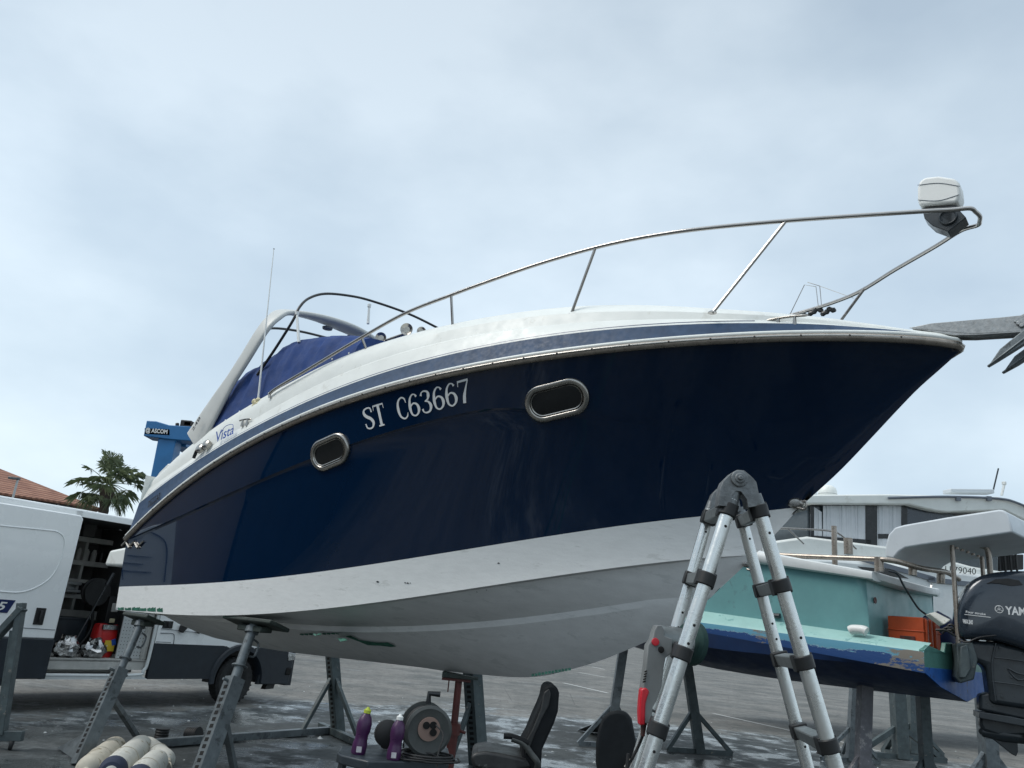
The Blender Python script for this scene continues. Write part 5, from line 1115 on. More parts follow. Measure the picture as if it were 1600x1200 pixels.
# hull shells
mb = MB()
both([lambda a: (tb(a, 1.2), zKg(a)+rise(a)*.5), lambda a: (tb(a, .62), zKg(a)+.10+rise(a)*.7), lambda a: (tb(a, .42), zKg(a)+.14+rise(a)*.7), lambda a: (tb(a, .02), min(zBlue(a)-.02, zKg(a)+.30)+rise(a)*.7), lambda a: (tb(a, .0), zBlue(a)+rise(a))], 0, mb)
mb.build('bottom', 'navybottom', gb, angle=30)
mb = MB(); both([lambda a: (tb(a, 0), zBlue(a)+rise(a)), lambda a: (tb(a, -.006), (zBlue(a)+zEdge(a))/2+rise(a)), lambda a: (tb(a, 0), zEdge(a)-.01+rise(a))], 0, mb, n=60); sk = mb.build('side_strake', 'peel', gb)
at_ = sk.data.attributes.new('h', 'FLOAT', 'POINT'); o_ = WL[gb.name]
for i, v in enumerate(sk.data.vertices):
    P = V(v.co)+o_; a = (P-G0)@Gg; at_.data[i].value = (P[2]-zBlue(a)-rise(a))/max(.01, zEdge(a)-zBlue(a))
mb = MB(); both([lambda a: (tb(a, 0), zEdge(a)-.01+rise(a)), lambda a: (tb(a, .02), zEdge(a)+.015+rise(a)), lambda a: (tb(a, .22), zJ(a)+rise(a))], 0, mb); mb.build('spray_ledge', 'tealpale', gb)
aE = gpx(1357, 940, .22)[0]
mb = MB(); both([lambda a: (tb(a, .22), zJ(a)+rise(a)), lambda a: (tb(a, .18), zWt(a)+rise(a))], 0, mb, a0=aE)
# aft cockpit wall
zA, zB2 = zJ(aE), zWt(aE); mb.add([GP(aE, .22, zA-.02), GP(aE, 2.18, zA-.02), GP(aE, 2.18, zB2), GP(aE, .18, zB2)], [(0, 1, 2, 3)])
ga = [(aE+.0, .18), (aE-.03, .5), (aE-.12, 1.0), (aE-.12, 1.5), (aE-.03, 1.9), (aE, 2.2)]
mb.build('topside', 'teal', gb, bev=0)
# gunwale cap
mb = MB(); zg = lambda a: (zG(a)+zGb(a))/2+rise(a); hh_ = lambda a: max(.05, (zG(a)-zGb(a))/2)
for sg in (0, 1):
    rows = [[] for _ in range(12)]
    for i in range(40):
        a = aE-.10+(LG_-aE+.08)*i/39; b = tb(a, .2); h = hh_(a)
        for k in range(12):
            t = 2*math.pi*k/12; rows[k].append((lambda bb, z: GP(a, bb if not sg else 2.4-bb, z))(b+.02+.13*math.copysign(abs(math.cos(t))**.5, math.cos(t)), zg(a)+h*math.copysign(abs(math.sin(t))**.5, math.sin(t))))
    mb.grid(rows+[rows[0]]); mb.add([r[0] for r in rows], [tuple(range(12))])
rows = [[] for _ in range(12)]
for i in range(21):
    x = i/20; b = .2+2.0*x; a = aE-.0-.10*math.sin(math.pi*x); dip = -.04*math.sin(math.pi*x); h = hh_(aE)
    for k in range(12): t = 2*math.pi*k/12; rows[k].append(GP(a+.10*math.copysign(abs(math.cos(t))**.5, math.cos(t)), b, zg(aE)+dip+h*math.copysign(abs(math.sin(t))**.5, math.sin(t))))
mb.grid(rows+[rows[0]]); gun = mb.build('gunwale', 'whiteworn', gb, angle=50)
# stern platform and transom
zE0 = zEdge(0); mb = MB(); zp = zE0+.01
mb.prism([GP(0, .02, zp), GP(aE, .02, zEdge(aE)+.02), GP(aE, 2.38, zEdge(aE)+.02), GP(0, 2.38, zp)], (0, 0, -.03))
tr_ = [(0.0, zp), (.30, zp+.02), (.42, zp+.0), (.62, zp-.0), (.66, zp+.10), (.84, zp+.10)]
mb.prism([GP(0, b, z) for b, z in [(0, zp+.0), (.14, zp+.05), (.6, zp+.0), (.66, zp+.10), (.86, zp+.11), (.88, zp-.02), (1.52, zp-.02), (1.54, zp+.11), (1.74, zp+.10), (1.8, zp), (2.26, zp+.05), (2.4, zp), (2.4, zp-.18), (0, zp-.18)]], Gg*.05); mb.build('stern_platform', 'tealdull', gb, bev=.008)
mb = MB(); mb.prism([GP(-.004, b, z) for b, z in [(0, zp-.17), (2.4, zp-.17), (2.4, zBlue(0)), (1.98, zKg(0)+.14), (1.2, zKg(0)-.0), (.42, zKg(0)+.14), (0, zBlue(0))]], Gg*.04); mb.build('transom', 'bluebottom', gb, bev=.004)
mb = MB(); c = GP(*gpx(1367, 937, .5)[:1], .0, 0); d_ = lambda x, y: PL(x, y, GP(aE-.01, 0, 0), Gg)
P = d_(1367, 938); mb.lathe([(.035, 0), (.035, .008), (.022, .008), (0, .002)], P, -Gg, 16); mb.build('drain', 'redsteel', gb)
P = PL(1341, 986, GP(0, .1, 0), Gw); mb = MB(); mb.tube(smoothpath([P-Gg*-.09, P-Gg*-.05+BZ*.015, P-Gg*.05+BZ*.015, P-Gg*.09], 4), .05, 14); mb.build('plastic_scupper', 'white', gb)
P = PL(1214, 962, GP(0, .2, 0), Gw); mb = MB(); mb.tube([P-Gg*.04, P+Gg*.04], .03, 10); mb.build('side_outlet', 'outb2', gb)
P = d_(1453, 926); mb = MB(); mb.prism([P, P+BZ*.10+Gw*.03, P+BZ*.10+Gw*.06, P+Gw*.06], -Gg*.02); mb.tube([P+Gw*.08+BZ*.12, P+Gw*.08-BZ*.02], .01, 8); mb.build('rail_bracket', 'steel', gb)
# steel rail on the gunwale
rp = [(1150, 861, .2), (1215, 867, .2), (1300, 871, .2), (1352, 873, .2), (1395, 876, .22)]
P = [GP(*(lambda q, b: (q[0], b, q[1]))(gpx(x, y, b), b)) for x, y, b in rp]; P += [D(1440, 888, 9.0), D(1478, 894, 9.4), D(1498, 905, 9.6)]
mb = MB(); mb.tube(smoothpath(P, 6), .030, 12); grl = mb.build('side_rail', 'brownsteel', gb, angle=60)
for (x, y0, y1, r, b) in ((1373, 871, 893, .05, .2), (1303, 822, 888, .032, .35), (1325, 841, 866, .05, .22)):
    mb = MB(); A = PL(x, y0, GP(0, b, 0), Gw); B = PL(x, y1, GP(0, b, 0), Gw); mb.tube([A, Zp(A, B[2])], r, 14); mb.build('rail_post', 'brownsteel', grl)
for (x, y0, y1, Y) in ((1426, 884, 899, 9.0), (1470, 893, 912, 9.4)): mb = MB(); A = D(x, y0, Y); B = D(x, y1, Y); mb.tube([A, B], .045, 14); mb.build('rail_post', 'brownsteel', grl)
# hardtop
ht = lambda x, y, b: PL(x, y, GP(0, b, 0), Gw)
face = [(1383, 870), (1384, 850), (1388, 835), (1398, 824), (1412, 820), (1480, 808), (1560, 796), (1569, 797), (1575, 803), (1583, 832), (1520, 841), (1440, 852), (1415, 856), (1405, 862), (1396, 873)]
B0 = .3; nf = [ht(x, y, B0) for x, y in face]; W_ = Gw*1.4
mb = MB(); mb.prism(nf, W_); mb.build('hardtop', 'topwhite', gb, bev=.02, seg=3, angle=50)
# supports
Pt = ht(1487, 848, .55); Pb = ht(1487, 1006, .55); 
for dlt in (V([0, 0, 0]), Gw*1.0):
    mb = MB(); mb.tube(smoothpath([Zp(Pt, Pb[2]-.12)+dlt, Zp(Pt, Pt[2]-.2)+dlt, Pt+dlt], 4), .024, 12); mb.build('support_pole', 'brownsteel', gb)
mb = MB(); mb.tube([Pt, Pt+Gw*1.0], .022, 10)
for k in range(5): mb.lathe([(.02, 0), (.02, -.05)], Pt+Gw*(.15+.18*k), BZ, 8)
mb.build('cross_tube', 'brownsteel', gb)
mb = MB(); A = D(1530, 852, 8.9); mb.tube(smoothpath([A-V([.1, 0, 0]), A, A+V([.09, 0, -.05]), A+V([.10, 0, -.35])], 5), .03, 12); mb.build('bracket_tube', 'brownsteel', gb)

# orange case, rope, bag
oc = [PL(1388, 962, GP(0, .55, 0), Gw), PL(1388, 993, GP(0, .55, 0), Gw), PL(1440, 1001, GP(0, .55, 0), Gw), PL(1440, 969, GP(0, .55, 0), Gw)]
la = gpx(1388, 990, .55)[0]; lb = gpx(1444, 1000, .55)[0]; zc0 = zp+.02; zc1 = gpx(1388, 962, .55)[1]; print('case', la, lb, zc0, zc1)
case = thing('tool_case', GP((la+lb)/2, .8, zc0), 'orange plastic case strapped shut on the stern platform of the turquoise boat', 'case')
mb = MB(); mb.box(GP((la+lb)/2, .80, (zc0+zc1)/2), (la-lb, .5, zc1-zc0), (Gg, Gw, BZ)); mb.box(GP((la+lb)/2, .8, zc0+(zc1-zc0)*.55), (la-lb+.02, .52, .012), (Gg, Gw, BZ)); mb.build('shell', 'orange', case, bev=.012, seg=2)
mb = MB(); mb.box(GP(la*.45+lb*.55, .545, zc0+.09), (.16, .02, .06), (Gg, Gw, BZ)); mb.build('latch', 'redsteel', case, bev=.004)
for k in (.12, .36): mb = MB(); mb.box(GP(lb-.003, .55+k, (zc0+zc1)/2), (.012, .014, zc1-zc0+.012), (Gg, Gw, BZ)); mb.box(GP((la+lb)/2, .55+k, zc1+.003), (la-lb, .014, .008), (Gg, Gw, BZ)); mb.build('strap', 'inkgrey', case)
for k in range(3): mb = MB(); mb.box(GP(lb-.008, .61+k*.13, (zc0+zc1)/2), (.03, .05, zc1-zc0-.03), (Gg, Gw, BZ)); mb.build('rib', 'orange', case, bev=.01)
mb = MB(); rp_ = [D(1388, 892, 8.9), D(1402, 897, 8.9), D(1412, 915, 8.95), D(1430, 944, 9.0), D(1440, 955, 9.05), D(1462, 970, 9.0)]; mb.tube(smoothpath(rp_, 6), .011, 8); tag(mb.build('mooring_rope', 'outb2'), 'dark rope hanging from the gunwale down to the blue bag', 'rope')
c = GP(la*.2+lb*.8, 1.25, zp+.03); mb = MB(); rows = []; rnd = random.Random(2)
for q_ in range(8):
    k = q_/7; r = .24*math.sqrt(max(0, 1-k*k))+.015; rows.append([c+V([r*1.1*math.cos(t)*(1+.15*rnd.uniform(-1, 1)), r*.8*math.sin(t), .42*k+.02*rnd.uniform(-1, 1)]) for t in [2*math.pi*w/16 for w in range(16)]])
mb.grid(rows, closed=True); o = mb.build('bag', 'navyink'); tag(o, 'slumped navy blue bag behind the orange case', 'bag')
mb = MB(); A = D(1452, 958, 8.7); B = D(1478, 972, 8.6); mb.prism([A, A+V([.07, .0, .02]), B+V([.06, 0, .03]), B-V([0.02, 0, .03])], (0, .1, -.02)); tag(mb.build('folded_cloth', 'fender', bev=.012), 'dirty white cloth folded over the orange case', 'cloth')

# ---------------- outboard
OB = V([5.02, 8.62, 0]); og = nrm(V([.86, -.36, 0])); ow = V([-og[1], og[0], 0])     # og points aft (right), ow away from the camera
op = lambda x, y, o=0.: PL(x, y, OB+ow*o, ow)
om = thing('outboard_motor', Zp(op(1560, 1000), zp-.8), 'large dark grey blue outboard motor bolted to the stern of the turquoise boat', 'outboard motor')
cow = [(1499, 985), (1498, 960), (1502, 938), (1512, 918), (1526, 904), (1545, 896), (1575, 892), (1615, 893), (1650, 905), (1672, 930), (1676, 970), (1668, 1005), (1640, 1022), (1600, 1013), (1560, 1001), (1525, 998), (1506, 996)]
cc_ = np.mean([op(*p) for p in cow], axis=0); TH = .56; mb = MB(); rows = []
base_ = smoothpath([op(*p) for p in cow], 4, closed=True)
for o, k in ((0.09, .80), (.045, .90), (.015, .965), (0.0, .99), (.05, 1.0), (.14, 1.01), (.28, 1.015), (.42, 1.01), (.51, 1.0), (.56, .985), (.545, .96), (.50, .88), (.47, .8)):
    rows.append([cc_+(p-cc_)*k+ow*o for p in base_])
rows = rows[3:]; pre = [[cc_+(p-cc_)*k+ow*o for p in base_] for k, o in ((.0, -.022), (.3, -.02), (.6, -.014), (.8, -.004), (.92, .012), (.98, .035))]
mb.grid(pre+[rows[1]]+rows[2:]+[[cc_+(p-cc_)*.0+ow*.48 for p in base_]], closed=True); cw_ = mb.build('cowling', 'outb', om, angle=60)
mb = MB(); sc_ = [(1541, 912), (1555, 905), (1575, 904), (1592, 907), (1598, 914), (1580, 916), (1560, 912), (1548, 911)]; mb.prism([op(x, y, -.005) for x, y in sc_], -ow*.014); mb.build('air_scoop', 'black', cw_, bev=.003)
mb = MB(); off = -ow*.022
P = [op(x, y, -.014) for x, y in ((1507, 960), (1560, 966), (1600, 973), (1660, 984))]
for a, b in zip(P[:-1], P[1:]): mb.beam(a, b, .006, .010, up=ow, m=0)
put_text(mb, 'YAMAHA', op(1570, 947, -.016), op(1636, 951, -.012), op(1571, 960, -.016), op(1637, 965, -.012), off*.3, bold=.03)
c = op(1561, 952, -.016)+off*.2; R_0 = .036; x_ = og; mb.tube([c+(x_*math.cos(t)+BZ*math.sin(t))*R_0 for t in [k*math.pi/12 for k in range(24)]], .0035, 6, closed=True)
for k in range(3): t = math.pi/2+k*2*math.pi/3; mb.beam(c-(x_*math.cos(t)+BZ*math.sin(t))*.0, c+(x_*math.cos(t)+BZ*math.sin(t))*R_0*.95, .004, .012, up=ow)
for k in range(6): t = k*math.pi/3+math.pi/6; mb.beam(c, c+(x_*math.cos(t)+BZ*math.sin(t))*R_0*.55, .003, .005, up=ow)
put_text(mb, 'Four stroke', op(1509, 954, -.012), op(1540, 958, -.014), op(1509, 957.5, -.012), op(1540, 961.5, -.014), off*.2, bold=.02)
put_text(mb, 'VMAX SHO', op(1504, 967, -.012), op(1520, 969, -.014), op(1504, 974, -.012), op(1520, 976, -.014), off*.2, bold=.04)
mb.build('cowl_lettering', 'letter', cw_, dbl=0)
mb = MB()
for y in (1030, 1068): mb.tube(smoothpath([op(1550, y-3, .09), op(1590, y+2, .085), op(1640, y+12, .09)], 4), .006, 6)
mb.tube(smoothpath([op(1556, 1005, .09), op(1550, 1040, .09), op(1556, 1095, .09)], 4), .01, 6)
for x, y in ((1562, 1012), (1565, 1088), (1600, 1022), (1625, 1092), (1580, 1058)): mb.lathe([(.014, 0), (.012, .012), (0, .012)], op(x, y, .1), -ow, 8)
mb.tube(smoothpath([op(1575, 1045, .09), op(1590, 1052, .08), op(1610, 1057, .08), op(1590, 1062, .09)], 4, closed=True), .008, 6, closed=True)
mb.build('leg_fittings', 'outb2', om)
def oprism(pts, o0, th, name, m, bev=.02): mb = MB(); mb.prism([op(x, y, o0) for x, y in pts], ow*th); return mb.build(name, m, om, bev=bev, seg=3)
oprism([(1512, 1000), (1560, 1003), (1640, 1022), (1650, 1055), (1640, 1100), (1600, 1108), (1548, 1100), (1540, 1040), (1512, 1030)], .10, .36, 'midsection', 'outb2', .05)
oprism([(1530, 1085), (1575, 1075), (1655, 1095), (1660, 1125), (1620, 1130), (1575, 1120), (1530, 1110)], .16, .22, 'exhaust_housing', 'outb2', .03)
oprism([(1530, 1112), (1580, 1120), (1665, 1138), (1665, 1145), (1600, 1135), (1530, 1122)], .06, .42, 'cavitation_plate', 'outb2', .006)
oprism([(1532, 1115), (1600, 1128), (1610, 1150), (1560, 1150), (1536, 1142), (1530, 1130)], .2, .14, 'gearcase_leg', 'outb2', .03)
mb = MB(); A = op(1535, 1143, .27); B = op(1600, 1152, .27); mb.tube([A-(B-A)*.1, A, A*.5+B*.5, B, B+(B-A)*.3], [.01, .05, .075, .065, .04], 16); mb.build('gearcase', 'outb2', om)
oprism([(1540, 1146), (1590, 1153), (1591, 1175), (1588, 1182), (1580, 1178), (1560, 1162)], .255, .03, 'skeg', 'outb2', .008)
mb = MB(); hc_ = op(1607, 1158, .27); hx = nrm(B-A)
for k in range(3):
    t0 = k*2.094+.5; rows = []
    for i in range(6):
        r = .05+.15*i/5; c = hc_+(ow*math.cos(t0+.12*i)+BZ*math.sin(t0+.12*i))*r; tn = ow*-math.sin(t0+.12*i)+BZ*math.cos(t0+.12*i); wd = .07*math.sin(math.pi*min(.93, (i+1.2)/6.5)); rows.append([c-(tn*.8+hx*.6)*wd, c+hx*.006, c+(tn*.8+hx*.6)*wd])
    mb.grid(rows)
mb.tube([hc_-hx*.02, hc_+hx*.12], [.05, .03], 14); mb.build('propeller', 'chrome', om)
mb = MB(); mb.prism([op(x, y, .05) for x, y in ((1494, 1005), (1520, 1003), (1528, 1030), (1522, 1062), (1500, 1068), (1492, 1058), (1496, 1035))], ow*.4); mb.prism([op(x, y, .0) for x, y in ((1500, 1010), (1512, 1006), (1518, 1045), (1510, 1060), (1498, 1060))], ow*.05); mb.build('transom_bracket', 'galv2', om, bev=.015)
mb = MB()
for k in range(7):
    A = op(1478+k*5, 985+3*(k % 3), .1+.05*k); mb.tube(smoothpath([A-Gg*-.1, A+BZ*(.05*(k % 3)), A+og*.12+BZ*(-.06+.04*(k % 2)), A+og*.25-BZ*.03], 5), .012, 7)
mb.tube(smoothpath([op(1498, 1000, -.02), op(1512, 1003, -.05), op(1530, 996, -.04), op(1563, 992, .02)], 6), .008, 7)
mb.build('hoses', 'black', om)

# ---------------- stands under the workboat
def post(px_t, px_b, zf, label, w, m, feet=None, Y=None, name='boat_stand', spread=.35, cap=True):
    B = G(*px_b); T = D(px_t[0], px_t[1], B[1] if Y is None else Y)
    if Y is not None: B = V([T[0]+(0), Y, 0]); B2 = D(*px_b, Y); k = T[2]/(T[2]-B2[2]); B = T+(B2-T)*k
    r = thing(name, B, label, 'boat stand', 'stands under the turquoise boat and the yacht'); T = T+BZ*.03
    mb = MB(); mb.beam(B+BZ*.02, T, w, w*.9)
    for k in range(12): c = B+(T-B)*(.1+.07*k); mb.box(c+V([w*.30, -w*.455, 0]), (w*.22, .003, .035), m=1)
    mb.build('post', [m, 'hole'], r, bev=.006)
    for dx, dy in ((-spread, -.1), (spread, .1), (.05, spread*.9)):
        mb = MB(); e = B+V([dx, dy, .03]); mb.beam(B+(T-B)*.42, e, w*.38, w*.38); mb.beam(B+BZ*.03, e, w*.5, w*.5); mb.build('leg', m, r)
    if cap: mb = MB(); mb.box(T, (.2, .16, .04)); mb.build('head_pad', 'timber', r)
    return r
post((1352, 1068), (1347, 1230), 0, 'thick scuffed mauve and grey post under the middle of the turquoise boat', .15, 'paintedpost', Y=9.9)
post((1441, 1080), (1448, 1200), 0, 'dark steel stand under the stern of the turquoise boat', .13, 'galv2', Y=10.3)
post((1336, 1060), (1332, 1135), 0, 'pale steel stand seen just left of the scuffed mauve post', .13, 'galv', Y=13.5, spread=.5)
post((1401, 1065), (1406, 1148), 0, 'broad steel stand with spread feet in the row behind the turquoise boat', .22, 'galv2', Y=14.5, spread=.8)
post((1425, 1062), (1426, 1140), 0, 'narrower steel stand directly behind the broad one', .15, 'galv2', Y=15.5, spread=.6)
post((975, 1008), (958, 1120), 0, 'steel stand with a triangular plate seen under the bow of the cruiser', .14, 'galv', Y=12.5, spread=.45)
o = post((1070, 1020), (1088, 1140), 0, 'steel stand behind the ladder with black spread feet', .15, 'galv2', Y=12.8, spread=.5)
post((1538, 1085), (1545, 1180), 0, 'steel stand behind the outboard leg', .2, 'galv', Y=11.8, spread=.45)
mb = MB(); mb.prism([G(902, 1142)+BZ*.01, G(968, 1150)+BZ*.01, D(968, 1118, 12.8), D(950, 1122, 13)], (0, .03, .0)); tag(mb.build('wheel_chock', 'galv'), 'flat grey triangular steel plate lying by the stand under the bow', 'steel plate')

# ================================================================== WHITE YACHT BEHIND
YY = 17.; yg = nrm(V([1., .10, 0])); yn = V([yg[1], -yg[0], 0])
Y0 = D(1400, 850, YY); ypl = lambda x, y, o=0.: PL(x, y, Y0-yn*o, yn)      # o > 0 away from the camera
yt = thing('motor_yacht', Zp(ypl(1400, 900, 1.5), 1.0), 'white motor yacht with curtained wheelhouse windows behind the turquoise boat', 'boat')
def ypr(pts, o, th, name, m, par=yt, bev=.02): mb = MB(); mb.prism([ypl(x, y, o) for x, y in pts], -yn*th); return mb.build(name, m, par, bev=bev)
# hull and deck
ypr([(1090, 866), (1160, 868), (1300, 872), (1440, 885), (1600, 905), (1760, 925), (1760, 1035), (1500, 1040), (1250, 1030), (1130, 960)], 0, 3.4, 'hull', 'whiteworn', bev=.08)
ypr([(1170, 858), (1205, 846), (1262, 838), (1420, 858), (1520, 885), (1640, 905), (1640, 930), (1170, 900)], .25, 2.9, 'deckhouse', 'gel', bev=.05)
mb = MB(); 
for (x0, y0, x1, y1) in ((1345, 873, 1460, 905), (1450, 905, 1620, 925)): mb.beam(ypl(x0, y0, -.02), ypl(x1, y1, -.02), .03, .10)
mb.build('hull_stripe', 'inkgrey', yt)
mb = MB(); mb.prism([ypl(x, y, -.01) for x, y in ((1340, 885), (1395, 890), (1420, 904), (1360, 897))], -yn*.02); mb.build('hull_window', 'darkglass', yt)
# wheelhouse: frames, glass, curtains, roof
ypr([(1262, 786), (1420, 782), (1440, 784), (1512, 812), (1540, 815), (1560, 830), (1560, 900), (1270, 858), (1262, 840)], .62, 2.2, 'wheelhouse', 'yglass', bev=.02)
rf = ypr([(1234, 775), (1262, 773), (1390, 772), (1560, 776), (1600, 787), (1640, 812), (1600, 812), (1570, 797), (1480, 800), (1462, 798), (1420, 788), (1262, 787), (1244, 784)], .35, 2.8, 'roof', 'gel', bev=.03)
ypr([(1570, 790), (1600, 800), (1610, 812), (1585, 845), (1572, 838), (1590, 812)], .4, .25, 'roof_support', 'gel', bev=.02)
mb = MB()
for a, b, wd in (((1269, 787), (1428, 787), .09), ((1267, 840), (1360, 847), .09), ((1268, 786), (1268, 841), .06), ((1361, 788), (1361, 862), .26), ((1412, 787), (1412, 822), .14), ((1372, 838), (1412, 838), .1), ((1428, 787), (1465, 799), .07)):
    mb.beam(ypl(*a, .56), ypl(*b, .56), wd if abs(a[0]-b[0]) < 3 else .05, .05 if abs(a[0]-b[0]) < 3 else wd, up=BZ if abs(a[0]-b[0]) > 3 else yn)
mb.build('window_frame', 'blackgloss', yt)
def curtain(pts, n, name='curtain'):
    (xa, ya, yb_), (xc, yc, yd) = pts; mb = MB(); R1 = []; R2 = []; rnd = random.Random(int(xa))
    for i in range(n*4+1):
        k = i/(n*4); o = .55+.012*math.sin(i*.9+2.1*math.sin(i*.37+xa))+.006*math.sin(i*2.3); x = xa+(xc-xa)*k; R1.append(ypl(x, ya+(yc-ya)*k, o)); R2.append(ypl(x+.8*math.sin(i*.5), yb_+(yd-yb_)*k, .553+(o-.55)*.6))
    mb.grid([R1, R2]); mb.build(name, 'curtain', yt, angle=80)
curtain(((1286, 789, 840), (1357, 789, 843)), 14); curtain(((1368, 790, 861), (1410, 790, 862)), 9); curtain(((1272, 792, 838), (1284, 800, 838)), 4)
ypr([(1414, 791), (1427, 791), (1466, 803), (1500, 815), (1500, 824), (1414, 824)], .55, .02, 'tinted_window', 'outb', bev=0)
mb = MB(); mb.tube(smoothpath([ypl(1388, 778, .3), ypl(1480, 776, .3), ypl(1560, 779, .3), ypl(1590, 786, .3), ypl(1620, 800, .3)], 4), .028, 8)
for x in (1497, 1545): mb.box(ypl(x, 779, .3), (.1, .06, .1))
mb.build('roof_rail', 'inkgrey', rf)
mb = MB(); mb.beam(ypl(1479, 768, 1.0), ypl(1547, 769, 1.0), .3, .1); mb.build('light_bar', 'topwhite', rf, bev=.02)
for (a, b, r) in (((1551, 770), (1560, 732), .018), ((1565, 774), (1569, 757), .03)): mb = MB(); mb.tube([ypl(*a, 1.0), ypl(*b, 1.0)], r, 8); mb.lathe([(.05, 0), (.05, .06), (0, .08)], ypl(*b, 1.0), BZ, 10) if r > .02 else None; mb.build('antenna', 'outb2' if r < .02 else 'white', rf)
c = ypl(1293, 776, 1.2); k = 17.5/CF; mb = MB(); mb.lathe([(13*k, -2*k), (15*k, 2*k), (15*k, 8*k), (13*k, 14*k), (8*k, 18*k), (0, 19*k)], c, BZ, 28); rd = mb.build('radome', 'gel', rf)
mb = MB(); mb.lathe([(10*k, -4*k), (10*k, 4*k)], c-BZ*2*k, BZ, 20); mb.lathe([(15.2*k, 3*k), (15.2*k, 4.2*k)], c, BZ, 28); mb.build('radome_base', 'perf', rd)
mb = MB(); mb.box(ypl(1262, 776, 1.0), (.35, .3, .25)); mb.build('roof_horn', 'whiteworn', rf, bev=.05)
mb = MB(); mb.tube(smoothpath([ypl(1190, 825, .1), ypl(1240, 826, .1), ypl(1300, 830, .1), ypl(1322, 843, .1), ypl(1338, 858, .1)], 4), .022, 8); mb.tube([ypl(1231, 826, .1), ypl(1256, 850, .1)], .018, 8); mb.tube([ypl(1190, 826, .1), ypl(1190, 862, .1)], .018, 8); mb.build('pulpit_rail', 'steel', yt)
mb = MB(); rnd = random.Random(9); c0 = ypl(1228, 850, .6)
for k in range(26):
    c = ypl(1215+rnd.uniform(0, 30), 853-rnd.uniform(0, 9)*max(0, 1-abs(rnd.uniform(-1, 1))), .4+rnd.uniform(0, .5)); r = rnd.uniform(.08, .2); tl = rnd.uniform(0, 1.3); ph = rnd.uniform(0, 6)
    mb.tube([c+V([r*math.cos(t), r*math.sin(t)*math.cos(tl), r*math.sin(t)*math.sin(tl)*.7]) for t in [ph+q_*math.pi/7 for q_ in range(11)]], .014, 5, m=k % 2)
mb.tube([ypl(1240, 852, .3), ypl(1262, 861, .3)], .016, 6, m=0)
tag(mb.build('rope_heap', ['ropeblue', 'perf']), 'tangled heap of blue and white rope on the foredeck of the white yacht', 'rope')
mb = MB(); put_text(mb, 'LF79040', ypl(1477, 884, -.012), ypl(1525, 888, -.012), ypl(1477, 894, -.012), ypl(1525, 898, -.012), -yn*-.0, bold=.0); mb.build('registration_lettering', 'hole', yt)
mb = MB(); mb.prism([ypl(x, y, 1.) for x, y in ((1548, 868), (1600, 866), (1600, 890), (1560, 892))], -yn*.8)
for k in range(5): mb.box(ypl(1552+k*9, 878, .95), (.05, .05, .5))
yo = thing('outboard_motor', ypl(1580, 892, 1.2), 'black outboard engine half hidden behind the hardtop of the turquoise boat', 'outboard motor'); mb.build('cowling', 'black', yo, bev=.04)
for i, (x0, y0) in enumerate(((1200, 1120), (1600, 1125))): pass
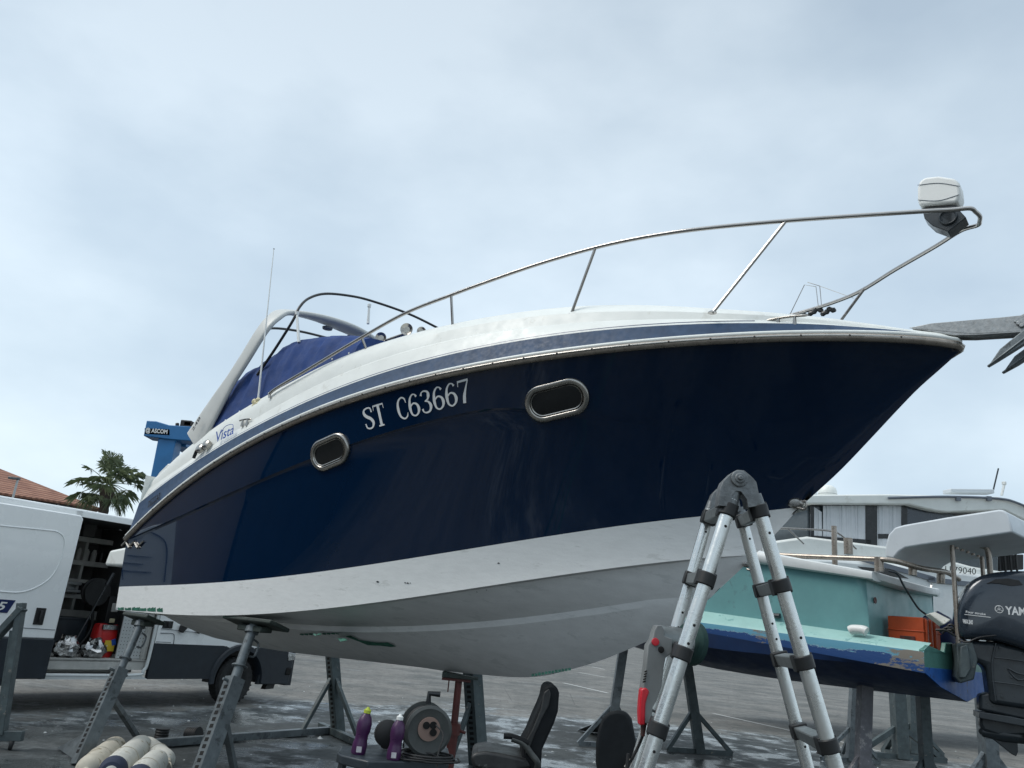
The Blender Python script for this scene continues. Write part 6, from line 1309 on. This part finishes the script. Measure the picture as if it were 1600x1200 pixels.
# ground
def asphalt():
    m, nt, b = nodes_of('asphalt')
    tc = nt.nodes.new('ShaderNodeTexCoord'); sx = nt.nodes.new('ShaderNodeSeparateXYZ'); nt.links.new(tc.outputs['Object'], sx.inputs[0])
    base = ramp(nt, noise(nt, .9, 12, .72), [(.3, (.105, .104, .096)), (.5, (.15, .146, .134)), (.7, (.20, .194, .178))])
    fine = ramp(nt, noise(nt, 60, 3, .7), [(.3, (.6, .6, .6)), (.7, (1.35, 1.35, 1.35))])
    c = mix(nt, 1., base, fine, 'MULTIPLY')
    mid = ramp(nt, noise(nt, .5, 11, .75), [(.40, (.50, .54, .55)), (.56, (1, 1, 1))]); c = mix(nt, 1., c, mid, 'MULTIPLY')
    def zone(cx, cy, lo_, hi_, amp, sc):
        dist = nt.nodes.new('ShaderNodeVectorMath'); dist.operation = 'DISTANCE'; nt.links.new(tc.outputs['Object'], dist.inputs[0]); dist.inputs[1].default_value = (cx, cy, 0)
        dv = nt.nodes.new('ShaderNodeMath'); dv.operation = 'MULTIPLY_ADD'; nt.links.new(noise(nt, sc, 11, .74), dv.inputs[0]); dv.inputs[1].default_value = amp; nt.links.new(dist.outputs['Value'], dv.inputs[2])
        mr = nt.nodes.new('ShaderNodeMapRange'); mr.inputs['From Min'].default_value = lo_; mr.inputs['From Max'].default_value = hi_; mr.inputs['To Min'].default_value = 0; mr.inputs['To Max'].default_value = 1
        nt.links.new(dv.outputs[0], mr.inputs['Value']); return mr.outputs['Result']
    zn = zone(3.2, 7.2, 0, 20, 7, .5)
    wet = ramp(nt, zn, [(.62, (1, 1, 1)), (.65, (0, 0, 0))])
    c = mix(nt, wet, c, mix(nt, 1., c, (.30, .36, .40), 'MULTIPLY'))
    edge = ramp(nt, zn, [(.57, (0, 0, 0)), (.635, (1, 1, 1)), (.67, (0, 0, 0))])
    edge = mix(nt, 1., edge, ramp(nt, noise(nt, 2.6, 12, .8), [(.46, (0, 0, 0)), (.60, (.85, .85, .85))]), 'MULTIPLY')
    c = mix(nt, edge, c, (.34, .37, .38))
    chalk = ramp(nt, noise(nt, 1.3, 12, .8, stretch=(.5, 1., 1)), [(.54, (0, 0, 0)), (.72, (.7, .7, .7))])
    chalk = mix(nt, 1., chalk, ramp(nt, zone(1.5, 2.0, 0, 20, 4, .6), [(.42, (0, 0, 0)), (.55, (1, 1, 1))]), 'MULTIPLY')
    c = mix(nt, chalk, c, (.25, .27, .28))
    grime = ramp(nt, noise(nt, 7, 8, .75), [(.38, (.5, .5, .5)), (.5, (1, 1, 1))])
    c = mix(nt, 1., c, grime, 'MULTIPLY')
    pud = ramp(nt, noise(nt, 1.1, 8, .7), [(.46, (0, 0, 0)), (.56, (1, 1, 1))])
    vo = nt.nodes.new('ShaderNodeTexVoronoi'); vo.feature = 'DISTANCE_TO_EDGE'; vo.inputs['Scale'].default_value = .35
    wv = nt.nodes.new('ShaderNodeVectorMath'); wv.operation = 'MULTIPLY_ADD'; nn = nt.nodes.new('ShaderNodeTexNoise'); nn.inputs['Scale'].default_value = 1.5; nn.inputs['Detail'].default_value = 6
    nt.links.new(nn.outputs['Color'], wv.inputs[0]); wv.inputs[1].default_value = (1.2, 1.2, 0); nt.links.new(tc.outputs['Object'], wv.inputs[2]); nt.links.new(wv.outputs[0], vo.inputs['Vector'])
    c = mix(nt, ramp(nt, vo.outputs['Distance'], [(.0, (.6, .6, .6)), (.0022, (0, 0, 0))]), c, (.02, .02, .02))
    wet2 = mix(nt, 1., pud, wet, 'MULTIPLY')
    nt.links.new(c, b.inputs['Base Color'])
    r = mix(nt, wet2, (.8, .8, .8), (.22, .22, .22)); nt.links.new(r, b.inputs['Roughness'])
    bumpn(nt, b, noise(nt, 90, 4, .7), .35, .006); return m
M['asphalt'] = asphalt()
mb = MB(); mb.add([(-900, -900, 0), (900, -900, 0), (900, 900, 0), (-900, 900, 0)], [(0, 1, 2, 3)])
tag(mb.build('ground', 'asphalt', loc=(0, 0, 0)), kind='structure')
M['roadpaint'] = mat('worn_road_paint', (.42, .43, .42), .7, var=.3, scale=14)
def line(p, q, w=.11):
    a = G(*p); b = G(*q); mb = MB(); d = nrm(b-a); x = V([d[1], -d[0], 0])*w/2; z = V([0, 0, .004])
    n = 14; rows = [[], []]
    for i in range(n):
        c = a+(b-a)*i/(n-1); e = .02*random.uniform(-1, 1); rows[0].append(c-x*(1+e)+z); rows[1].append(c+x*(1+e)+z)
    mb.grid(rows); o = mb.build('painted_line', 'roadpaint'); tag(o, kind='structure')
for p, q in (((880, 1067), (950, 1083)), ((925, 1042), (945, 1046)), ((905, 1051), (945, 1058)), ((1115, 1115), (1340, 1165)), ((1330, 1165), (1440, 1187))): line(p, q)

rnd = random.Random(11); mb = MB()
for i in range(420):
    y = rnd.uniform(5.5, 18); x = rnd.uniform(-.75, .75)*y; r = rnd.uniform(.006, .022)*(1+(rnd.random() < .05)); n = 5; z = r*rnd.uniform(.3, .8); a0 = rnd.uniform(0, 6)
    mb.add([(x+r*math.cos(a0+k*1.2566)*rnd.uniform(.6, 1.2), y+r*math.sin(a0+k*1.2566)*rnd.uniform(.6, 1.2), .001) for k in range(5)]+[(x, y, z)], [(k, (k+1) % 5, 5) for k in range(5)], 0 if rnd.random() < .6 else 1)
tag(mb.build('grit', ['perf', 'black'], dbl=0), kind='stuff')
# ================================================================== LIGHT
w = bpy.data.worlds.new('World'); SC.world = w; w.use_nodes = True; nt = w.node_tree; bg = nt.nodes['Background']
SUN_EL, SUN_AZ = math.radians(50), math.radians(258)      # azimuth from +Y clockwise
sky = nt.nodes.new('ShaderNodeTexSky'); sky.sky_type = 'NISHITA'; sky.sun_disc = False; sky.sun_elevation = SUN_EL; sky.sun_rotation = SUN_AZ
tc = nt.nodes.new('ShaderNodeTexCoord'); sx = nt.nodes.new('ShaderNodeSeparateXYZ'); nt.links.new(tc.outputs['Generated'], sx.inputs[0])
mp = nt.nodes.new('ShaderNodeMapping'); mp.inputs['Scale'].default_value = (1, 1, 1.9); nt.links.new(tc.outputs['Generated'], mp.inputs['Vector'])
n1 = noise(nt, 2.0, 6, .5, vec=mp.outputs['Vector'])
mp.inputs['Location'].default_value = (.9, .35, .2); 
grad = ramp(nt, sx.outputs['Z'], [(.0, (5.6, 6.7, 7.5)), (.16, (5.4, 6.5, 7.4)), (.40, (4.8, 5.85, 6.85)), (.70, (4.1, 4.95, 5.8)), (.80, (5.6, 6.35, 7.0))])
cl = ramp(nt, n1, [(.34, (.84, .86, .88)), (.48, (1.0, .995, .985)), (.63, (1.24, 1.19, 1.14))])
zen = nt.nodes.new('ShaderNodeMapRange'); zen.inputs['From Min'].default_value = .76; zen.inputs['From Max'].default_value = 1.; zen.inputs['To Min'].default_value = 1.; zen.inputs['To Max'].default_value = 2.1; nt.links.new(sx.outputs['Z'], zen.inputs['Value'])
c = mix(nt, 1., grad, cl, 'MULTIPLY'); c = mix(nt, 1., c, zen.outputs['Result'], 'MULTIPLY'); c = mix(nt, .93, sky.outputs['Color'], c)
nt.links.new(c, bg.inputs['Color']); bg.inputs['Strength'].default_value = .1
sl = bpy.data.lights.new('sun', 'SUN'); so = bpy.data.objects.new('sun', sl); COL.objects.link(so)
sl.energy = 1.5; sl.angle = math.radians(25); sl.color = (1, .96, .90)
sd_ = V([math.sin(SUN_AZ)*math.cos(SUN_EL), math.cos(SUN_AZ)*math.cos(SUN_EL), math.sin(SUN_EL)])
so.rotation_euler = Vector(sd_).to_track_quat('Z', 'Y').to_euler(); so.location = (0, 0, 30)
SC.view_settings.view_transform = 'Standard'; SC.view_settings.look = 'None'; SC.view_settings.exposure = .43; SC.view_settings.gamma = 1
